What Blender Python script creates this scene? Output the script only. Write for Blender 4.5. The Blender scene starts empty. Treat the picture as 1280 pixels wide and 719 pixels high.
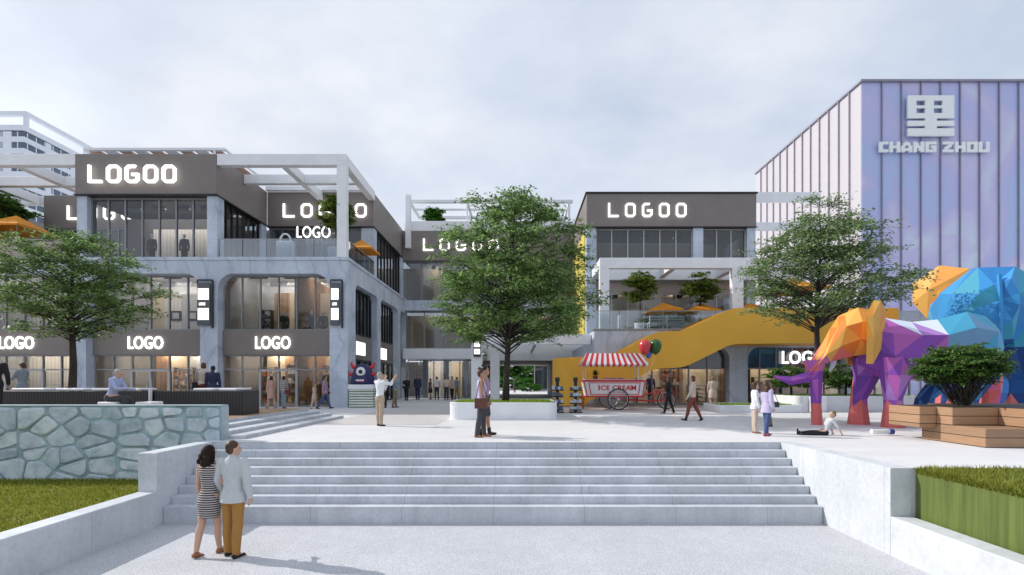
import bpy, bmesh, math, random
from mathutils import Vector, Matrix, Euler
R = math.radians
SC = bpy.context.scene
COL = SC.collection
PI = math.pi
PZ = 1.24          # level of the upper plaza
LZ = -0.17         # level of the lower plaza
DZ = 1.60          # level of the timber deck

# ------------------------------------------------------------------ tagging
def local_matrix(o):
    return Matrix.LocRotScale(o.location, o.rotation_euler, o.scale)

def world_matrix(o):
    m = local_matrix(o)
    while o.parent:
        o = o.parent
        m = local_matrix(o) @ m
    return m

def tag(o, label=None, cat=None, group=None, kind=None):
    if label: o['label'] = label
    if cat: o['category'] = cat
    if group: o['group'] = group
    if kind: o['kind'] = kind
    return o

def thing(name, label, cat, loc=(0, 0, 0), rotz=0, group=None):
    o = bpy.data.objects.new(name, None)
    o.empty_display_size = 0.2
    COL.objects.link(o)
    o.location = loc
    o.rotation_euler = (0, 0, rotz)
    return tag(o, label, cat, group)

def copy_tree(o, parent=None):
    c = o.copy()
    COL.objects.link(c)
    c.parent = parent
    for ch in list(o.children):
        copy_tree(ch, c)
    return c

def place_copy(o, loc, rotz=None, label=None):
    c = copy_tree(o)
    c.location = loc
    if rotz is not None: c.rotation_euler = (0, 0, rotz)
    if label: c['label'] = label
    return c

def link_mesh(name, me, mats, parent=None, smooth=False):
    if not isinstance(mats, (list, tuple)): mats = [mats]
    for m in mats: me.materials.append(m)
    if parent is not None:
        me.transform(world_matrix(parent).inverted())
    if smooth:
        me.polygons.foreach_set('use_smooth', [True] * len(me.polygons))
    o = bpy.data.objects.new(name, me)
    COL.objects.link(o)
    if parent is not None: o.parent = parent
    return o

# ------------------------------------------------------------------ mesh builder (world coordinates)
class MB:
    def __init__(s):
        s.v = []; s.f = []; s.m = []
    def add(s, verts, faces, mi=0, mat=None):
        n = len(s.v)
        if mat is not None: verts = [mat @ Vector(p) for p in verts]
        s.v += [tuple(p) for p in verts]
        for f in faces:
            s.f.append(tuple(i + n for i in f)); s.m.append(mi)
        return s
    def box(s, x0, x1, y0, y1, z0, z1, mi=0, mat=None):
        if x0 > x1: x0, x1 = x1, x0
        if y0 > y1: y0, y1 = y1, y0
        if z0 > z1: z0, z1 = z1, z0
        v = [(x0,y0,z0),(x1,y0,z0),(x1,y1,z0),(x0,y1,z0),(x0,y0,z1),(x1,y0,z1),(x1,y1,z1),(x0,y1,z1)]
        return s.add(v, [(0,3,2,1),(4,5,6,7),(0,1,5,4),(1,2,6,5),(2,3,7,6),(3,0,4,7)], mi, mat)
    def bbox(s, x0, x1, y0, y1, z0, z1, b=0.02, mi=0, seg=1, mat=None):
        bm = bmesh.new()
        r = bmesh.ops.create_cube(bm, size=1)
        for v in r['verts']:
            v.co = Vector(((x0+x1)/2 + v.co.x*abs(x1-x0), (y0+y1)/2 + v.co.y*abs(y1-y0), (z0+z1)/2 + v.co.z*abs(z1-z0)))
        bmesh.ops.bevel(bm, geom=list(bm.edges), offset=b, segments=seg, affect='EDGES', profile=0.5)
        return s.bm(bm, mi, mat)
    def bm(s, bm, mi=0, mat=None):
        bm.verts.index_update()
        s.add([v.co.copy() for v in bm.verts], [[v.index for v in f.verts] for f in bm.faces], mi, mat)
        bm.free(); return s
    def prism(s, poly, axis, a0, a1, mi=0, mat=None):
        """poly in the two other axes, order kept: axis y -> (x,z), x -> (y,z), z -> (x,y)"""
        def P(p, a):
            return {'y': (p[0], a, p[1]), 'x': (a, p[0], p[1]), 'z': (p[0], p[1], a)}[axis]
        n = len(poly)
        v = [P(p, a0) for p in poly] + [P(p, a1) for p in poly]
        f = [tuple(range(n)), tuple(range(2*n-1, n-1, -1))]
        f += [(i, i+n, (i+1) % n + n, (i+1) % n) for i in range(n)]
        bm = bmesh.new()
        bv = [bm.verts.new(p) for p in v]
        for q in f: bm.faces.new([bv[i] for i in q])
        bmesh.ops.recalc_face_normals(bm, faces=list(bm.faces))
        return s.bm(bm, mi, mat)
    def tube(s, pts, rad, n=8, mi=0, cap=True, mat=None):
        pts = [Vector(p) for p in pts]
        if not isinstance(rad, (list, tuple)): rad = [rad]*len(pts)
        base = []; faces = []
        prev = None
        for i, p in enumerate(pts):
            t = (pts[min(i+1, len(pts)-1)] - pts[max(i-1, 0)])
            if t.length < 1e-9: t = Vector((0,0,1))
            t.normalize()
            if prev is None:
                a = t.orthogonal().normalized()
            else:
                a = prev - t*prev.dot(t)
                if a.length < 1e-6: a = t.orthogonal()
                a.normalize()
            prev = a
            b = t.cross(a)
            for k in range(n):
                an = 2*PI*k/n
                base.append(p + (a*math.cos(an) + b*math.sin(an))*rad[i])
        for i in range(len(pts)-1):
            for k in range(n):
                k2 = (k+1) % n
                faces.append((i*n+k, i*n+k2, (i+1)*n+k2, (i+1)*n+k))
        if cap:
            faces.append(tuple(range(n-1, -1, -1)))
            faces.append(tuple((len(pts)-1)*n+k for k in range(n)))
        return s.add(base, faces, mi, mat)
    def ell(s, c, r, seg=16, rings=10, mi=0, mat=None, rot=None):
        c = Vector(c); v = []; f = []
        for i in range(1, rings):
            th = PI*i/rings
            for k in range(seg):
                ph = 2*PI*k/seg
                v.append(Vector((r[0]*math.sin(th)*math.cos(ph), r[1]*math.sin(th)*math.sin(ph), r[2]*math.cos(th))))
        v.append(Vector((0,0,r[2]))); v.append(Vector((0,0,-r[2])))
        if rot is not None: v = [rot @ p for p in v]
        v = [p + c for p in v]
        T = len(v)-2; B = len(v)-1
        for i in range(rings-2):
            for k in range(seg):
                k2 = (k+1) % seg
                f.append((i*seg+k, (i+1)*seg+k, (i+1)*seg+k2, i*seg+k2))
        for k in range(seg):
            k2 = (k+1) % seg
            f.append((T, k, k2)); f.append((B, (rings-2)*seg+k2, (rings-2)*seg+k))
        return s.add(v, f, mi, mat)
    def cap(s, p0, p1, r0, r1, n=10, mi=0):
        p0 = Vector(p0); p1 = Vector(p1); d = p1-p0; L = d.length
        if L < 1e-6: return s.ell(p0, (r0,)*3, n, 8, mi)
        t = d/L
        pts = []; rr = []
        for a in (80, 55, 28): pts.append(p0 - t*r0*math.sin(R(a))); rr.append(r0*math.cos(R(a)))
        pts.append(p0); rr.append(r0); pts.append(p0.lerp(p1, .5)); rr.append((r0+r1)/2); pts.append(p1); rr.append(r1)
        for a in (28, 55, 80): pts.append(p1 + t*r1*math.sin(R(a))); rr.append(r1*math.cos(R(a)))
        return s.tube(pts, rr, n, mi)
    def loft(s, rings, mi=0, cap=True):
        """rings: list of equal-length point lists"""
        n = len(rings[0]); v = [p for r in rings for p in r]; f = []
        for i in range(len(rings)-1):
            for k in range(n):
                k2 = (k+1) % n
                f.append((i*n+k, i*n+k2, (i+1)*n+k2, (i+1)*n+k))
        if cap:
            f.append(tuple(range(n-1, -1, -1))); f.append(tuple((len(rings)-1)*n+k for k in range(n)))
        return s.add(v, f, mi)
    def torus(s, c, r, t, axis='y', n=32, m=8, mi=0):
        c = Vector(c); v = []; f = []
        for i in range(n):
            a = 2*PI*i/n
            for j in range(m):
                b = 2*PI*j/m
                u = (r + t*math.cos(b))*math.cos(a); w = (r + t*math.cos(b))*math.sin(a); h = t*math.sin(b)
                v.append(c + Vector({'y': (u, h, w), 'x': (h, u, w), 'z': (u, w, h)}[axis]))
        for i in range(n):
            for j in range(m):
                f.append((i*m+j, ((i+1) % n)*m+j, ((i+1) % n)*m+(j+1) % m, i*m+(j+1) % m))
        return s.add(v, f, mi)
    def quad(s, a, b, c, d, mi=0):
        return s.add([a, b, c, d], [(0, 1, 2, 3)], mi)
    def mesh(s, name):
        me = bpy.data.meshes.new(name)
        me.from_pydata(s.v, [], s.f)
        if any(s.m): me.polygons.foreach_set('material_index', s.m)
        me.update()
        return me
    def build(s, name, mats, parent=None, smooth=False):
        return link_mesh(name, s.mesh(name), mats, parent, smooth)
    def remesh(s, name, mats, parent=None, voxel=0.012, smooth_it=3):
        me = s.mesh(name)
        tmp = bpy.data.objects.new('tmp', me); COL.objects.link(tmp)
        m = tmp.modifiers.new('r', 'REMESH'); m.mode = 'VOXEL'; m.voxel_size = voxel; m.use_smooth_shade = True
        if smooth_it:
            k = tmp.modifiers.new('s', 'SMOOTH'); k.factor = 0.5; k.iterations = smooth_it
        dg = bpy.context.evaluated_depsgraph_get()
        out = bpy.data.meshes.new_from_object(tmp.evaluated_get(dg))
        bpy.data.objects.remove(tmp); bpy.data.meshes.remove(me)
        out.name = name
        out.materials.clear()
        return link_mesh(name, out, mats, parent, True)

# ------------------------------------------------------------------ materials
def nodes(name):
    m = bpy.data.materials.new(name); m.use_nodes = True
    nt = m.node_tree; nt.nodes.clear()
    out = nt.nodes.new('ShaderNodeOutputMaterial')
    return m, nt, out
def N(nt, t, **kw):
    n = nt.nodes.new(t)
    for k, v in kw.items():
        if hasattr(n, k) and not isinstance(v, tuple): setattr(n, k, v)
        elif k in n.inputs: n.inputs[k].default_value = v
    return n
def ramp(nt, fac, stops):
    r = nt.nodes.new('ShaderNodeValToRGB')
    e = r.color_ramp.elements
    while len(e) < len(stops): e.new(0.5)
    for el, (p, c) in zip(e, stops):
        el.position = p; el.color = (*c, 1) if len(c) == 3 else c
    nt.links.new(fac, r.inputs['Fac'])
    return r
def coords(nt, kind='Object', scale=(1, 1, 1)):
    tc = nt.nodes.new('ShaderNodeTexCoord'); mp = nt.nodes.new('ShaderNodeMapping')
    mp.inputs['Scale'].default_value = scale
    nt.links.new(tc.outputs[kind], mp.inputs['Vector'])
    return mp.outputs['Vector']
def noise(nt, vec, scale, detail=4, rough=.55):
    n = nt.nodes.new('ShaderNodeTexNoise')
    n.inputs['Scale'].default_value = scale; n.inputs['Detail'].default_value = detail; n.inputs['Roughness'].default_value = rough
    nt.links.new(vec, n.inputs['Vector'])
    return n.outputs['Fac']
def bump(nt, h, strength, dist=.02):
    b = nt.nodes.new('ShaderNodeBump'); b.inputs['Strength'].default_value = strength; b.inputs['Distance'].default_value = dist
    nt.links.new(h, b.inputs['Height']); return b.outputs['Normal']
def sc(c, k): return tuple(min(1, max(0, x*k)) for x in c)

def mat(name, col, rough=.6, var=.12, scale=3, bmp=0, bscale=None, metal=0, spec=.4, stretch=(1, 1, 1), detail=5, coat=0):
    m, nt, out = nodes(name)
    p = N(nt, 'ShaderNodeBsdfPrincipled'); nt.links.new(p.outputs[0], out.inputs[0])
    p.inputs['Roughness'].default_value = rough; p.inputs['Metallic'].default_value = metal
    p.inputs['Specular IOR Level'].default_value = spec
    p.inputs['Coat Weight'].default_value = coat
    v = coords(nt, 'Object', stretch)
    f = noise(nt, v, scale, detail)
    r = ramp(nt, f, [(.3, sc(col, 1-var)), (.7, sc(col, 1+var))])
    nt.links.new(r.outputs[0], p.inputs['Base Color'])
    if bmp:
        nt.links.new(bump(nt, noise(nt, v, bscale or scale*6, 4), bmp), p.inputs['Normal'])
    return m

def emit(name, col, strength):
    m, nt, out = nodes(name)
    e = N(nt, 'ShaderNodeEmission'); e.inputs[0].default_value = (*col, 1); e.inputs[1].default_value = strength
    nt.links.new(e.outputs[0], out.inputs[0]); return m

def glass(name, tint, refl=1.0, base=.04):
    m, nt, out = nodes(name)
    t = N(nt, 'ShaderNodeBsdfTransparent'); t.inputs[0].default_value = (*tint, 1)
    g = N(nt, 'ShaderNodeBsdfGlossy'); g.inputs['Roughness'].default_value = .03; g.inputs[0].default_value = (refl, refl, refl, 1)
    lw = N(nt, 'ShaderNodeLayerWeight'); lw.inputs[0].default_value = .42
    mr = N(nt, 'ShaderNodeMapRange'); mr.inputs[3].default_value = base; mr.inputs[4].default_value = .9
    nt.links.new(lw.outputs['Fresnel'], mr.inputs[0])
    mx = N(nt, 'ShaderNodeMixShader')
    nt.links.new(mr.outputs[0], mx.inputs[0]); nt.links.new(t.outputs[0], mx.inputs[1]); nt.links.new(g.outputs[0], mx.inputs[2])
    nt.links.new(mx.outputs[0], out.inputs[0]); return m

def concrete(name, col, dark, scale=.5, pits=True, rough=.7, vein=False, joint=None, streak=.35):
    m, nt, out = nodes(name)
    p = N(nt, 'ShaderNodeBsdfPrincipled'); nt.links.new(p.outputs[0], out.inputs[0]); p.inputs['Roughness'].default_value = rough
    p.inputs['Specular IOR Level'].default_value = .3
    v = coords(nt, 'Object')
    f1 = noise(nt, v, scale, 8, .62)
    r1 = ramp(nt, f1, [(.32, dark), (.5, sc(col, .93)), (.68, sc(col, 1.07))])
    f2 = noise(nt, v, scale*14, 6, .7)
    r2 = ramp(nt, f2, [(.25, (.82, .82, .82)), (.65, (1.06, 1.06, 1.06))])
    mx = N(nt, 'ShaderNodeMix', data_type='RGBA', blend_type='MULTIPLY'); mx.inputs[0].default_value = .75
    nt.links.new(r1.outputs[0], mx.inputs[6]); nt.links.new(r2.outputs[0], mx.inputs[7])
    res = mx.outputs[2]
    if pits:
        vo = N(nt, 'ShaderNodeTexVoronoi'); vo.inputs['Scale'].default_value = 5.5; nt.links.new(v, vo.inputs['Vector'])
        rp = ramp(nt, vo.outputs['Distance'], [(.035, (.55, .55, .56)), (.07, (1, 1, 1))])
        m2 = N(nt, 'ShaderNodeMix', data_type='RGBA', blend_type='MULTIPLY'); m2.inputs[0].default_value = .7
        nt.links.new(res, m2.inputs[6]); nt.links.new(rp.outputs[0], m2.inputs[7]); res = m2.outputs[2]
    if vein:
        wv = N(nt, 'ShaderNodeTexWave'); wv.inputs['Scale'].default_value = .28; wv.inputs['Distortion'].default_value = 14
        wv.inputs['Detail'].default_value = 5; wv.inputs['Detail Scale'].default_value = .7
        nt.links.new(v, wv.inputs['Vector'])
        rp = ramp(nt, wv.outputs['Fac'], [(0.0, (.72, .75, .79)), (.1, (1, 1, 1))])
        m2 = N(nt, 'ShaderNodeMix', data_type='RGBA', blend_type='MULTIPLY'); m2.inputs[0].default_value = .6
        nt.links.new(res, m2.inputs[6]); nt.links.new(rp.outputs[0], m2.inputs[7]); res = m2.outputs[2]
    sv = coords(nt, 'Object', (2.2, 2.2, .16))
    rs = ramp(nt, noise(nt, sv, 1.6, 6, .7), [(.30, (.70, .71, .72)), (.52, (1, 1, 1)), (.8, (1.05, 1.05, 1.05))])
    m3 = N(nt, 'ShaderNodeMix', data_type='RGBA', blend_type='MULTIPLY'); m3.inputs[0].default_value = streak
    nt.links.new(res, m3.inputs[6]); nt.links.new(rs.outputs[0], m3.inputs[7]); res = m3.outputs[2]
    if joint:
        sx = N(nt, 'ShaderNodeSeparateXYZ'); nt.links.new(v, sx.inputs[0])
        dv = N(nt, 'ShaderNodeMath', operation='DIVIDE'); dv.inputs[1].default_value = joint[1]; nt.links.new(sx.outputs[joint[0]], dv.inputs[0])
        fr = N(nt, 'ShaderNodeMath', operation='FRACT'); nt.links.new(dv.outputs[0], fr.inputs[0])
        lt = N(nt, 'ShaderNodeMath', operation='LESS_THAN'); lt.inputs[1].default_value = .008/joint[1]; nt.links.new(fr.outputs[0], lt.inputs[0])
        m4 = N(nt, 'ShaderNodeMix', data_type='RGBA', blend_type='MULTIPLY'); nt.links.new(lt.outputs[0], m4.inputs[0])
        m4.inputs[7].default_value = (.55, .56, .58, 1); nt.links.new(res, m4.inputs[6]); res = m4.outputs[2]
    nt.links.new(res, p.inputs['Base Color'])
    nt.links.new(bump(nt, f2, .12, .01), p.inputs['Normal'])
    return m

def foliage(name, dark, mid, light, transl=.35):
    m, nt, out = nodes(name)
    geo = N(nt, 'ShaderNodeNewGeometry')
    r = ramp(nt, geo.outputs['Random Per Island'], [(0, dark), (.5, mid), (1, light)])
    d = N(nt, 'ShaderNodeBsdfPrincipled'); d.inputs['Roughness'].default_value = .5; d.inputs['Specular IOR Level'].default_value = .25
    t = N(nt, 'ShaderNodeBsdfTranslucent')
    nt.links.new(r.outputs[0], d.inputs['Base Color']); nt.links.new(r.outputs[0], t.inputs[0])
    mx = N(nt, 'ShaderNodeMixShader'); mx.inputs[0].default_value = transl
    nt.links.new(d.outputs[0], mx.inputs[1]); nt.links.new(t.outputs[0], mx.inputs[2]); nt.links.new(mx.outputs[0], out.inputs[0])
    return m

def wood(name, c1, c2, plank=.14, axis='z', gap=(.05, .035, .02)):
    """horizontal boards: dark gap every `plank` metres along axis"""
    m, nt, out = nodes(name)
    p = N(nt, 'ShaderNodeBsdfPrincipled'); nt.links.new(p.outputs[0], out.inputs[0]); p.inputs['Roughness'].default_value = .55
    v = coords(nt, 'Object', (1, 1, 1))
    st = coords(nt, 'Object', {'z': (1.2, 1.2, 14), 'x': (14, 1.2, 6), 'y': (1.2, 14, 6)}[axis])
    f = noise(nt, st, 2.2, 6, .6)
    r = ramp(nt, f, [(.3, c1), (.7, c2)])
    sx = N(nt, 'ShaderNodeSeparateXYZ'); nt.links.new(v, sx.inputs[0])
    dv = N(nt, 'ShaderNodeMath', operation='DIVIDE'); dv.inputs[1].default_value = plank
    nt.links.new(sx.outputs['XYZ'.index(axis.upper())], dv.inputs[0])
    fr = N(nt, 'ShaderNodeMath', operation='FRACT'); nt.links.new(dv.outputs[0], fr.inputs[0])
    fl = N(nt, 'ShaderNodeMath', operation='FLOOR'); nt.links.new(dv.outputs[0], fl.inputs[0])
    wn = N(nt, 'ShaderNodeTexWhiteNoise', noise_dimensions='1D'); nt.links.new(fl.outputs[0], wn.inputs['W'])
    tr = ramp(nt, wn.outputs['Value'], [(0, (.82, .82, .82)), (1, (1.1, 1.1, 1.1))])
    m1 = N(nt, 'ShaderNodeMix', data_type='RGBA', blend_type='MULTIPLY'); m1.inputs[0].default_value = 1
    nt.links.new(r.outputs[0], m1.inputs[6]); nt.links.new(tr.outputs[0], m1.inputs[7])
    g = N(nt, 'ShaderNodeMath', operation='LESS_THAN'); g.inputs[1].default_value = .09; nt.links.new(fr.outputs[0], g.inputs[0])
    m2 = N(nt, 'ShaderNodeMix', data_type='RGBA'); nt.links.new(g.outputs[0], m2.inputs[0])
    nt.links.new(m1.outputs[2], m2.inputs[6]); m2.inputs[7].default_value = (*gap, 1)
    nt.links.new(m2.outputs[2], p.inputs['Base Color'])
    return m

def stripes(name, c1, c2, period, duty=.5, axis='z', rough=.8):
    m, nt, out = nodes(name)
    p = N(nt, 'ShaderNodeBsdfPrincipled'); nt.links.new(p.outputs[0], out.inputs[0]); p.inputs['Roughness'].default_value = rough
    v = coords(nt, 'Object'); sx = N(nt, 'ShaderNodeSeparateXYZ'); nt.links.new(v, sx.inputs[0])
    dv = N(nt, 'ShaderNodeMath', operation='DIVIDE'); dv.inputs[1].default_value = period
    nt.links.new(sx.outputs['XYZ'.index(axis.upper())], dv.inputs[0])
    fr = N(nt, 'ShaderNodeMath', operation='FRACT'); nt.links.new(dv.outputs[0], fr.inputs[0])
    g = N(nt, 'ShaderNodeMath', operation='LESS_THAN'); g.inputs[1].default_value = duty; nt.links.new(fr.outputs[0], g.inputs[0])
    mx = N(nt, 'ShaderNodeMix', data_type='RGBA'); nt.links.new(g.outputs[0], mx.inputs[0])
    mx.inputs[6].default_value = (*c1, 1); mx.inputs[7].default_value = (*c2, 1)
    nt.links.new(mx.outputs[2], p.inputs['Base Color'])
    return m

M = {}
M['facade'] = concrete('marbled_concrete', (.57, .64, .75), (.43, .49, .60), .55, False, .6, True)
M['wallcon'] = concrete('cast_concrete', (.62, .65, .69), (.53, .56, .60), .8, joint=('Y', 2.4), streak=.3)
M['step'] = concrete('step_stone', (.58, .61, .66), (.48, .51, .55), 1.1, True, joint=('X', 1.8), streak=.5)
M['brown'] = mat('brown_fascia_panel', (.215, .188, .178), .45, .06, 1.2)
M['white'] = mat('white_painted_steel', (.80, .82, .86), .45, .05, 1.5)
M['whitewall'] = mat('white_render', (.74, .76, .80), .55, .05, 2, .05)
M['alu'] = mat('grey_aluminium', (.27, .28, .30), .4, .06, 3, metal=.3)
M['lightalu'] = mat('light_aluminium', (.42, .43, .45), .4, .06, 3, metal=.3)
M['black'] = mat('black_metal', (.018, .019, .022), .4, .2, 4)
M['darkslat'] = stripes('black_ribbed_cladding', (.012, .013, .016), (.032, .034, .04), .09, .55, 'x', .5)
M['glass'] = glass('shop_glass', (.86, .90, .93), .8, .03)
M['darkglass'] = glass('dark_glass', (.42, .46, .50), .75, .05)
M['railglass'] = glass('railing_glass', (.80, .86, .90), .9, .10)
M['int_warm'] = mat('interior_warm_wall', (.62, .50, .36), .8, .12, .8)
M['int_grey'] = mat('interior_grey_wall', (.42, .42, .43), .8, .1, .6)
M['int_dark'] = mat('interior_dark_wall', (.10, .10, .11), .8, .15, .6)
M['int_floor'] = mat('interior_floor', (.45, .42, .38), .4, .1, 1)
M['int_wood'] = wood('interior_wood_panel', (.30, .16, .075), (.42, .24, .12), .30, 'x')
M['curtain'] = stripes('curtain_fold_shading', (.66, .62, .58), (.56, .53, .50), .22, .5, 'x')  # shade of the folds painted as darker stripes on flat panels
M['lamp'] = emit('shop_ceiling_lamp', (1, .84, .62), 52.0)
M['lampcool'] = emit('cool_ceiling_lamp', (1, .90, .78), 48.0)
M['sign'] = emit('lit_sign_face', (1, .98, .95), 1.7)
M['yellow'] = mat('ochre_painted_steel', (.80, .44, .065), .6, .05, .7, spec=.2)
M['yellowpanel'] = mat('yellow_cladding', (.66, .56, .12), .5, .05, 1)
M['orangecloth'] = mat('orange_canvas', (.70, .27, .02), .8, .06, 2)
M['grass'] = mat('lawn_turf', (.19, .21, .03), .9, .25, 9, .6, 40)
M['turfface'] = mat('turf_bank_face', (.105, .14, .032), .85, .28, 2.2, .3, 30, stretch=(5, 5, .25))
M['blade'] = foliage('grass_blades', (.15, .175, .022), (.235, .26, .035), (.34, .35, .07), .4)
M['planttop'] = mat('planter_grass', (.22, .34, .03), .9, .2, 12, .5, 50)
M['leafA'] = foliage('zelkova_leaves', (.062, .138, .038), (.165, .285, .085), (.34, .46, .16), .48)
M['leafB'] = foliage('pale_leaves', (.08, .16, .058), (.195, .295, .115), (.37, .47, .22), .48)
M['leafD'] = foliage('dense_dark_leaves', (.030, .085, .018), (.08, .17, .032), (.17, .29, .07), .4)
M['leafY'] = foliage('yellow_green_leaves', (.07, .12, .018), (.15, .22, .035), (.29, .35, .08), .4)
M['leafG'] = foliage('bright_green_leaves', (.03, .11, .010), (.06, .20, .020), (.12, .30, .04), .3)
M['bark'] = mat('tree_bark', (.040, .034, .030), .9, .3, 8, .5, 30, stretch=(1, 1, .3))
M['deck'] = wood('timber_deck', (.34, .22, .13), (.46, .31, .19), .15, 'y')
M['planterwood'] = wood('planter_boards', (.32, .185, .105), (.40, .245, .145), .2, 'z')
M['stone'] = None
M['plaza'] = None
# ================================================================== CAMERA, LIGHT, SKY
cam = bpy.data.cameras.new('camera'); cam.sensor_width = 36; cam.lens = 18.0
cam.shift_x = -8/1280; cam.shift_y = 116.5/1280; cam.clip_end = 3000; cam.clip_start = .1
camo = bpy.data.objects.new('camera', cam); COL.objects.link(camo)
camo.location = (0, 0, 2.65); camo.rotation_euler = (R(90), 0, 0)
SC.camera = camo

SUN_EL = 34.0
SDIR = Vector((-.955*math.cos(R(SUN_EL)), .295*math.cos(R(SUN_EL)), math.sin(R(SUN_EL))))
sun = bpy.data.lights.new('sun', 'SUN'); sun.energy = 3.2; sun.angle = R(.6); sun.color = (1, .945, .87)
suno = bpy.data.objects.new('sun', sun); COL.objects.link(suno)
suno.rotation_euler = SDIR.to_track_quat('Z', 'Y').to_euler(); suno.location = (-30, 10, 40)

w = bpy.data.worlds.new('World'); SC.world = w; w.use_nodes = True
nt = w.node_tree; nt.nodes.clear()
out = nt.nodes.new('ShaderNodeOutputWorld'); bg = nt.nodes.new('ShaderNodeBackground'); bg.inputs[1].default_value = .15
nt.links.new(bg.outputs[0], out.inputs[0])
sky = nt.nodes.new('ShaderNodeTexSky'); sky.sky_type = 'NISHITA'; sky.sun_disc = False
sky.sun_elevation = R(SUN_EL); sky.sun_rotation = math.atan2(SDIR.x, SDIR.y)
sky.air_density = 1.4; sky.dust_density = 1.5
tc = nt.nodes.new('ShaderNodeTexCoord')
sx = nt.nodes.new('ShaderNodeSeparateXYZ'); nt.links.new(tc.outputs['Generated'], sx.inputs[0])
ad = N(nt, 'ShaderNodeMath', operation='ADD'); ad.inputs[1].default_value = .32; nt.links.new(sx.outputs[2], ad.inputs[0])
mxm = N(nt, 'ShaderNodeMath', operation='MAXIMUM'); mxm.inputs[1].default_value = .12; nt.links.new(ad.outputs[0], mxm.inputs[0])
cb = nt.nodes.new('ShaderNodeCombineXYZ')
for i in (0, 1):
    d = N(nt, 'ShaderNodeMath', operation='DIVIDE'); nt.links.new(sx.outputs[i], d.inputs[0]); nt.links.new(mxm.outputs[0], d.inputs[1])
    nt.links.new(d.outputs[0], cb.inputs[i])
mp = nt.nodes.new('ShaderNodeMapping'); mp.inputs['Location'].default_value = (3.1, 1.7, 0); mp.inputs['Scale'].default_value = (1, 1.15, 1)
nt.links.new(cb.outputs[0], mp.inputs['Vector'])
f1 = noise(nt, mp.outputs[0], 1.35, 7, .52)
cov = ramp(nt, f1, [(.33, (.70, .70, .70)), (.58, (1, 1, 1))])
f2 = noise(nt, mp.outputs[0], 1.9, 9, .58)
ccol = ramp(nt, f2, [(.30, (3.25, 3.65, 4.4)), (.50, (4.0, 4.28, 4.85)), (.70, (4.8, 4.97, 5.3))])
# the ramp clamps nothing: colours above 1 are the radiance divided by the strength
mix = N(nt, 'ShaderNodeMix', data_type='RGBA')
nt.links.new(cov.outputs[0], mix.inputs[0]); nt.links.new(sky.outputs[0], mix.inputs[6]); nt.links.new(ccol.outputs[0], mix.inputs[7])
nt.links.new(mix.outputs[2], bg.inputs[0])

vs = SC.view_settings
SC.display_settings.display_device = 'sRGB'
vs.view_transform = 'Standard'; vs.look = 'None'; vs.exposure = 0.32; vs.gamma = 1; vs.use_curve_mapping = False
SC.render.engine = 'CYCLES'
SC.cycles.use_denoising = True
SC.cycles.max_bounces = 8; SC.cycles.transparent_max_bounces = 24; SC.cycles.diffuse_bounces = 4
SC.cycles.sample_clamp_indirect = 6; SC.cycles.caustics_reflective = False; SC.cycles.caustics_refractive = False

# ================================================================== SETTING
def paving(name, c1, c2, tile=None, speck=.0, speck_scale=70, rough=.6, joint=.9):
    m, nt, out = nodes(name)
    p = N(nt, 'ShaderNodeBsdfPrincipled'); nt.links.new(p.outputs[0], out.inputs[0]); p.inputs['Roughness'].default_value = rough
    p.inputs['Specular IOR Level'].default_value = .3
    v = coords(nt, 'Object')
    r = ramp(nt, noise(nt, v, .35, 8, .6), [(.3, c1), (.7, c2)])
    res = r.outputs[0]
    def mul(fac, colr):
        nonlocal res
        m2 = N(nt, 'ShaderNodeMix', data_type='RGBA', blend_type='MULTIPLY'); m2.inputs[0].default_value = fac
        nt.links.new(res, m2.inputs[6]); nt.links.new(colr, m2.inputs[7]); res = m2.outputs[2]
    if speck:
        nz = noise(nt, v, speck_scale, 3, .8)
        mul(speck, ramp(nt, nz, [(.36, (.50, .51, .53)), (.5, (.95, .95, .95)), (.66, (1.25, 1.25, 1.25))]).outputs[0])
        nz2 = noise(nt, v, 3.2, 5, .6)
        mul(.6, ramp(nt, nz2, [(.3, (.86, .86, .87)), (.7, (1.04, 1.04, 1.04))]).outputs[0])
    else:
        mul(.5, ramp(nt, noise(nt, v, 5, 6, .65), [(.3, (.90, .90, .91)), (.7, (1.04, 1.04, 1.04))]).outputs[0])
    if tile:
        b = N(nt, 'ShaderNodeTexBrick'); b.offset = .5
        b.inputs['Scale'].default_value = 1; b.inputs['Brick Width'].default_value = tile[0]; b.inputs['Row Height'].default_value = tile[1]
        b.inputs['Mortar Size'].default_value = .006; b.inputs['Color1'].default_value = (1, 1, 1, 1)
        b.inputs['Color2'].default_value = (.94, .94, .95, 1); b.inputs['Mortar'].default_value = (joint, joint, joint, 1)
        nt.links.new(v, b.inputs['Vector'])
        mul(1, b.outputs['Color'])
    nt.links.new(res, p.inputs['Base Color'])
    return m
M['plaza'] = paving('pale_plaza_paving', (.68, .68, .695), (.74, .74, .75), (1.2, .6), joint=.84)
M['plazawarm'] = paving('warm_plaza_paving', (.56, .53, .53), (.62, .59, .585), (1.2, .6), joint=.84)
M['lower'] = paving('speckled_granite', (.52, .53, .56), (.58, .59, .62), None, .85, 46)
M['farground'] = mat('far_ground', (.30, .31, .31), .9, .1, .1)

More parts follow.
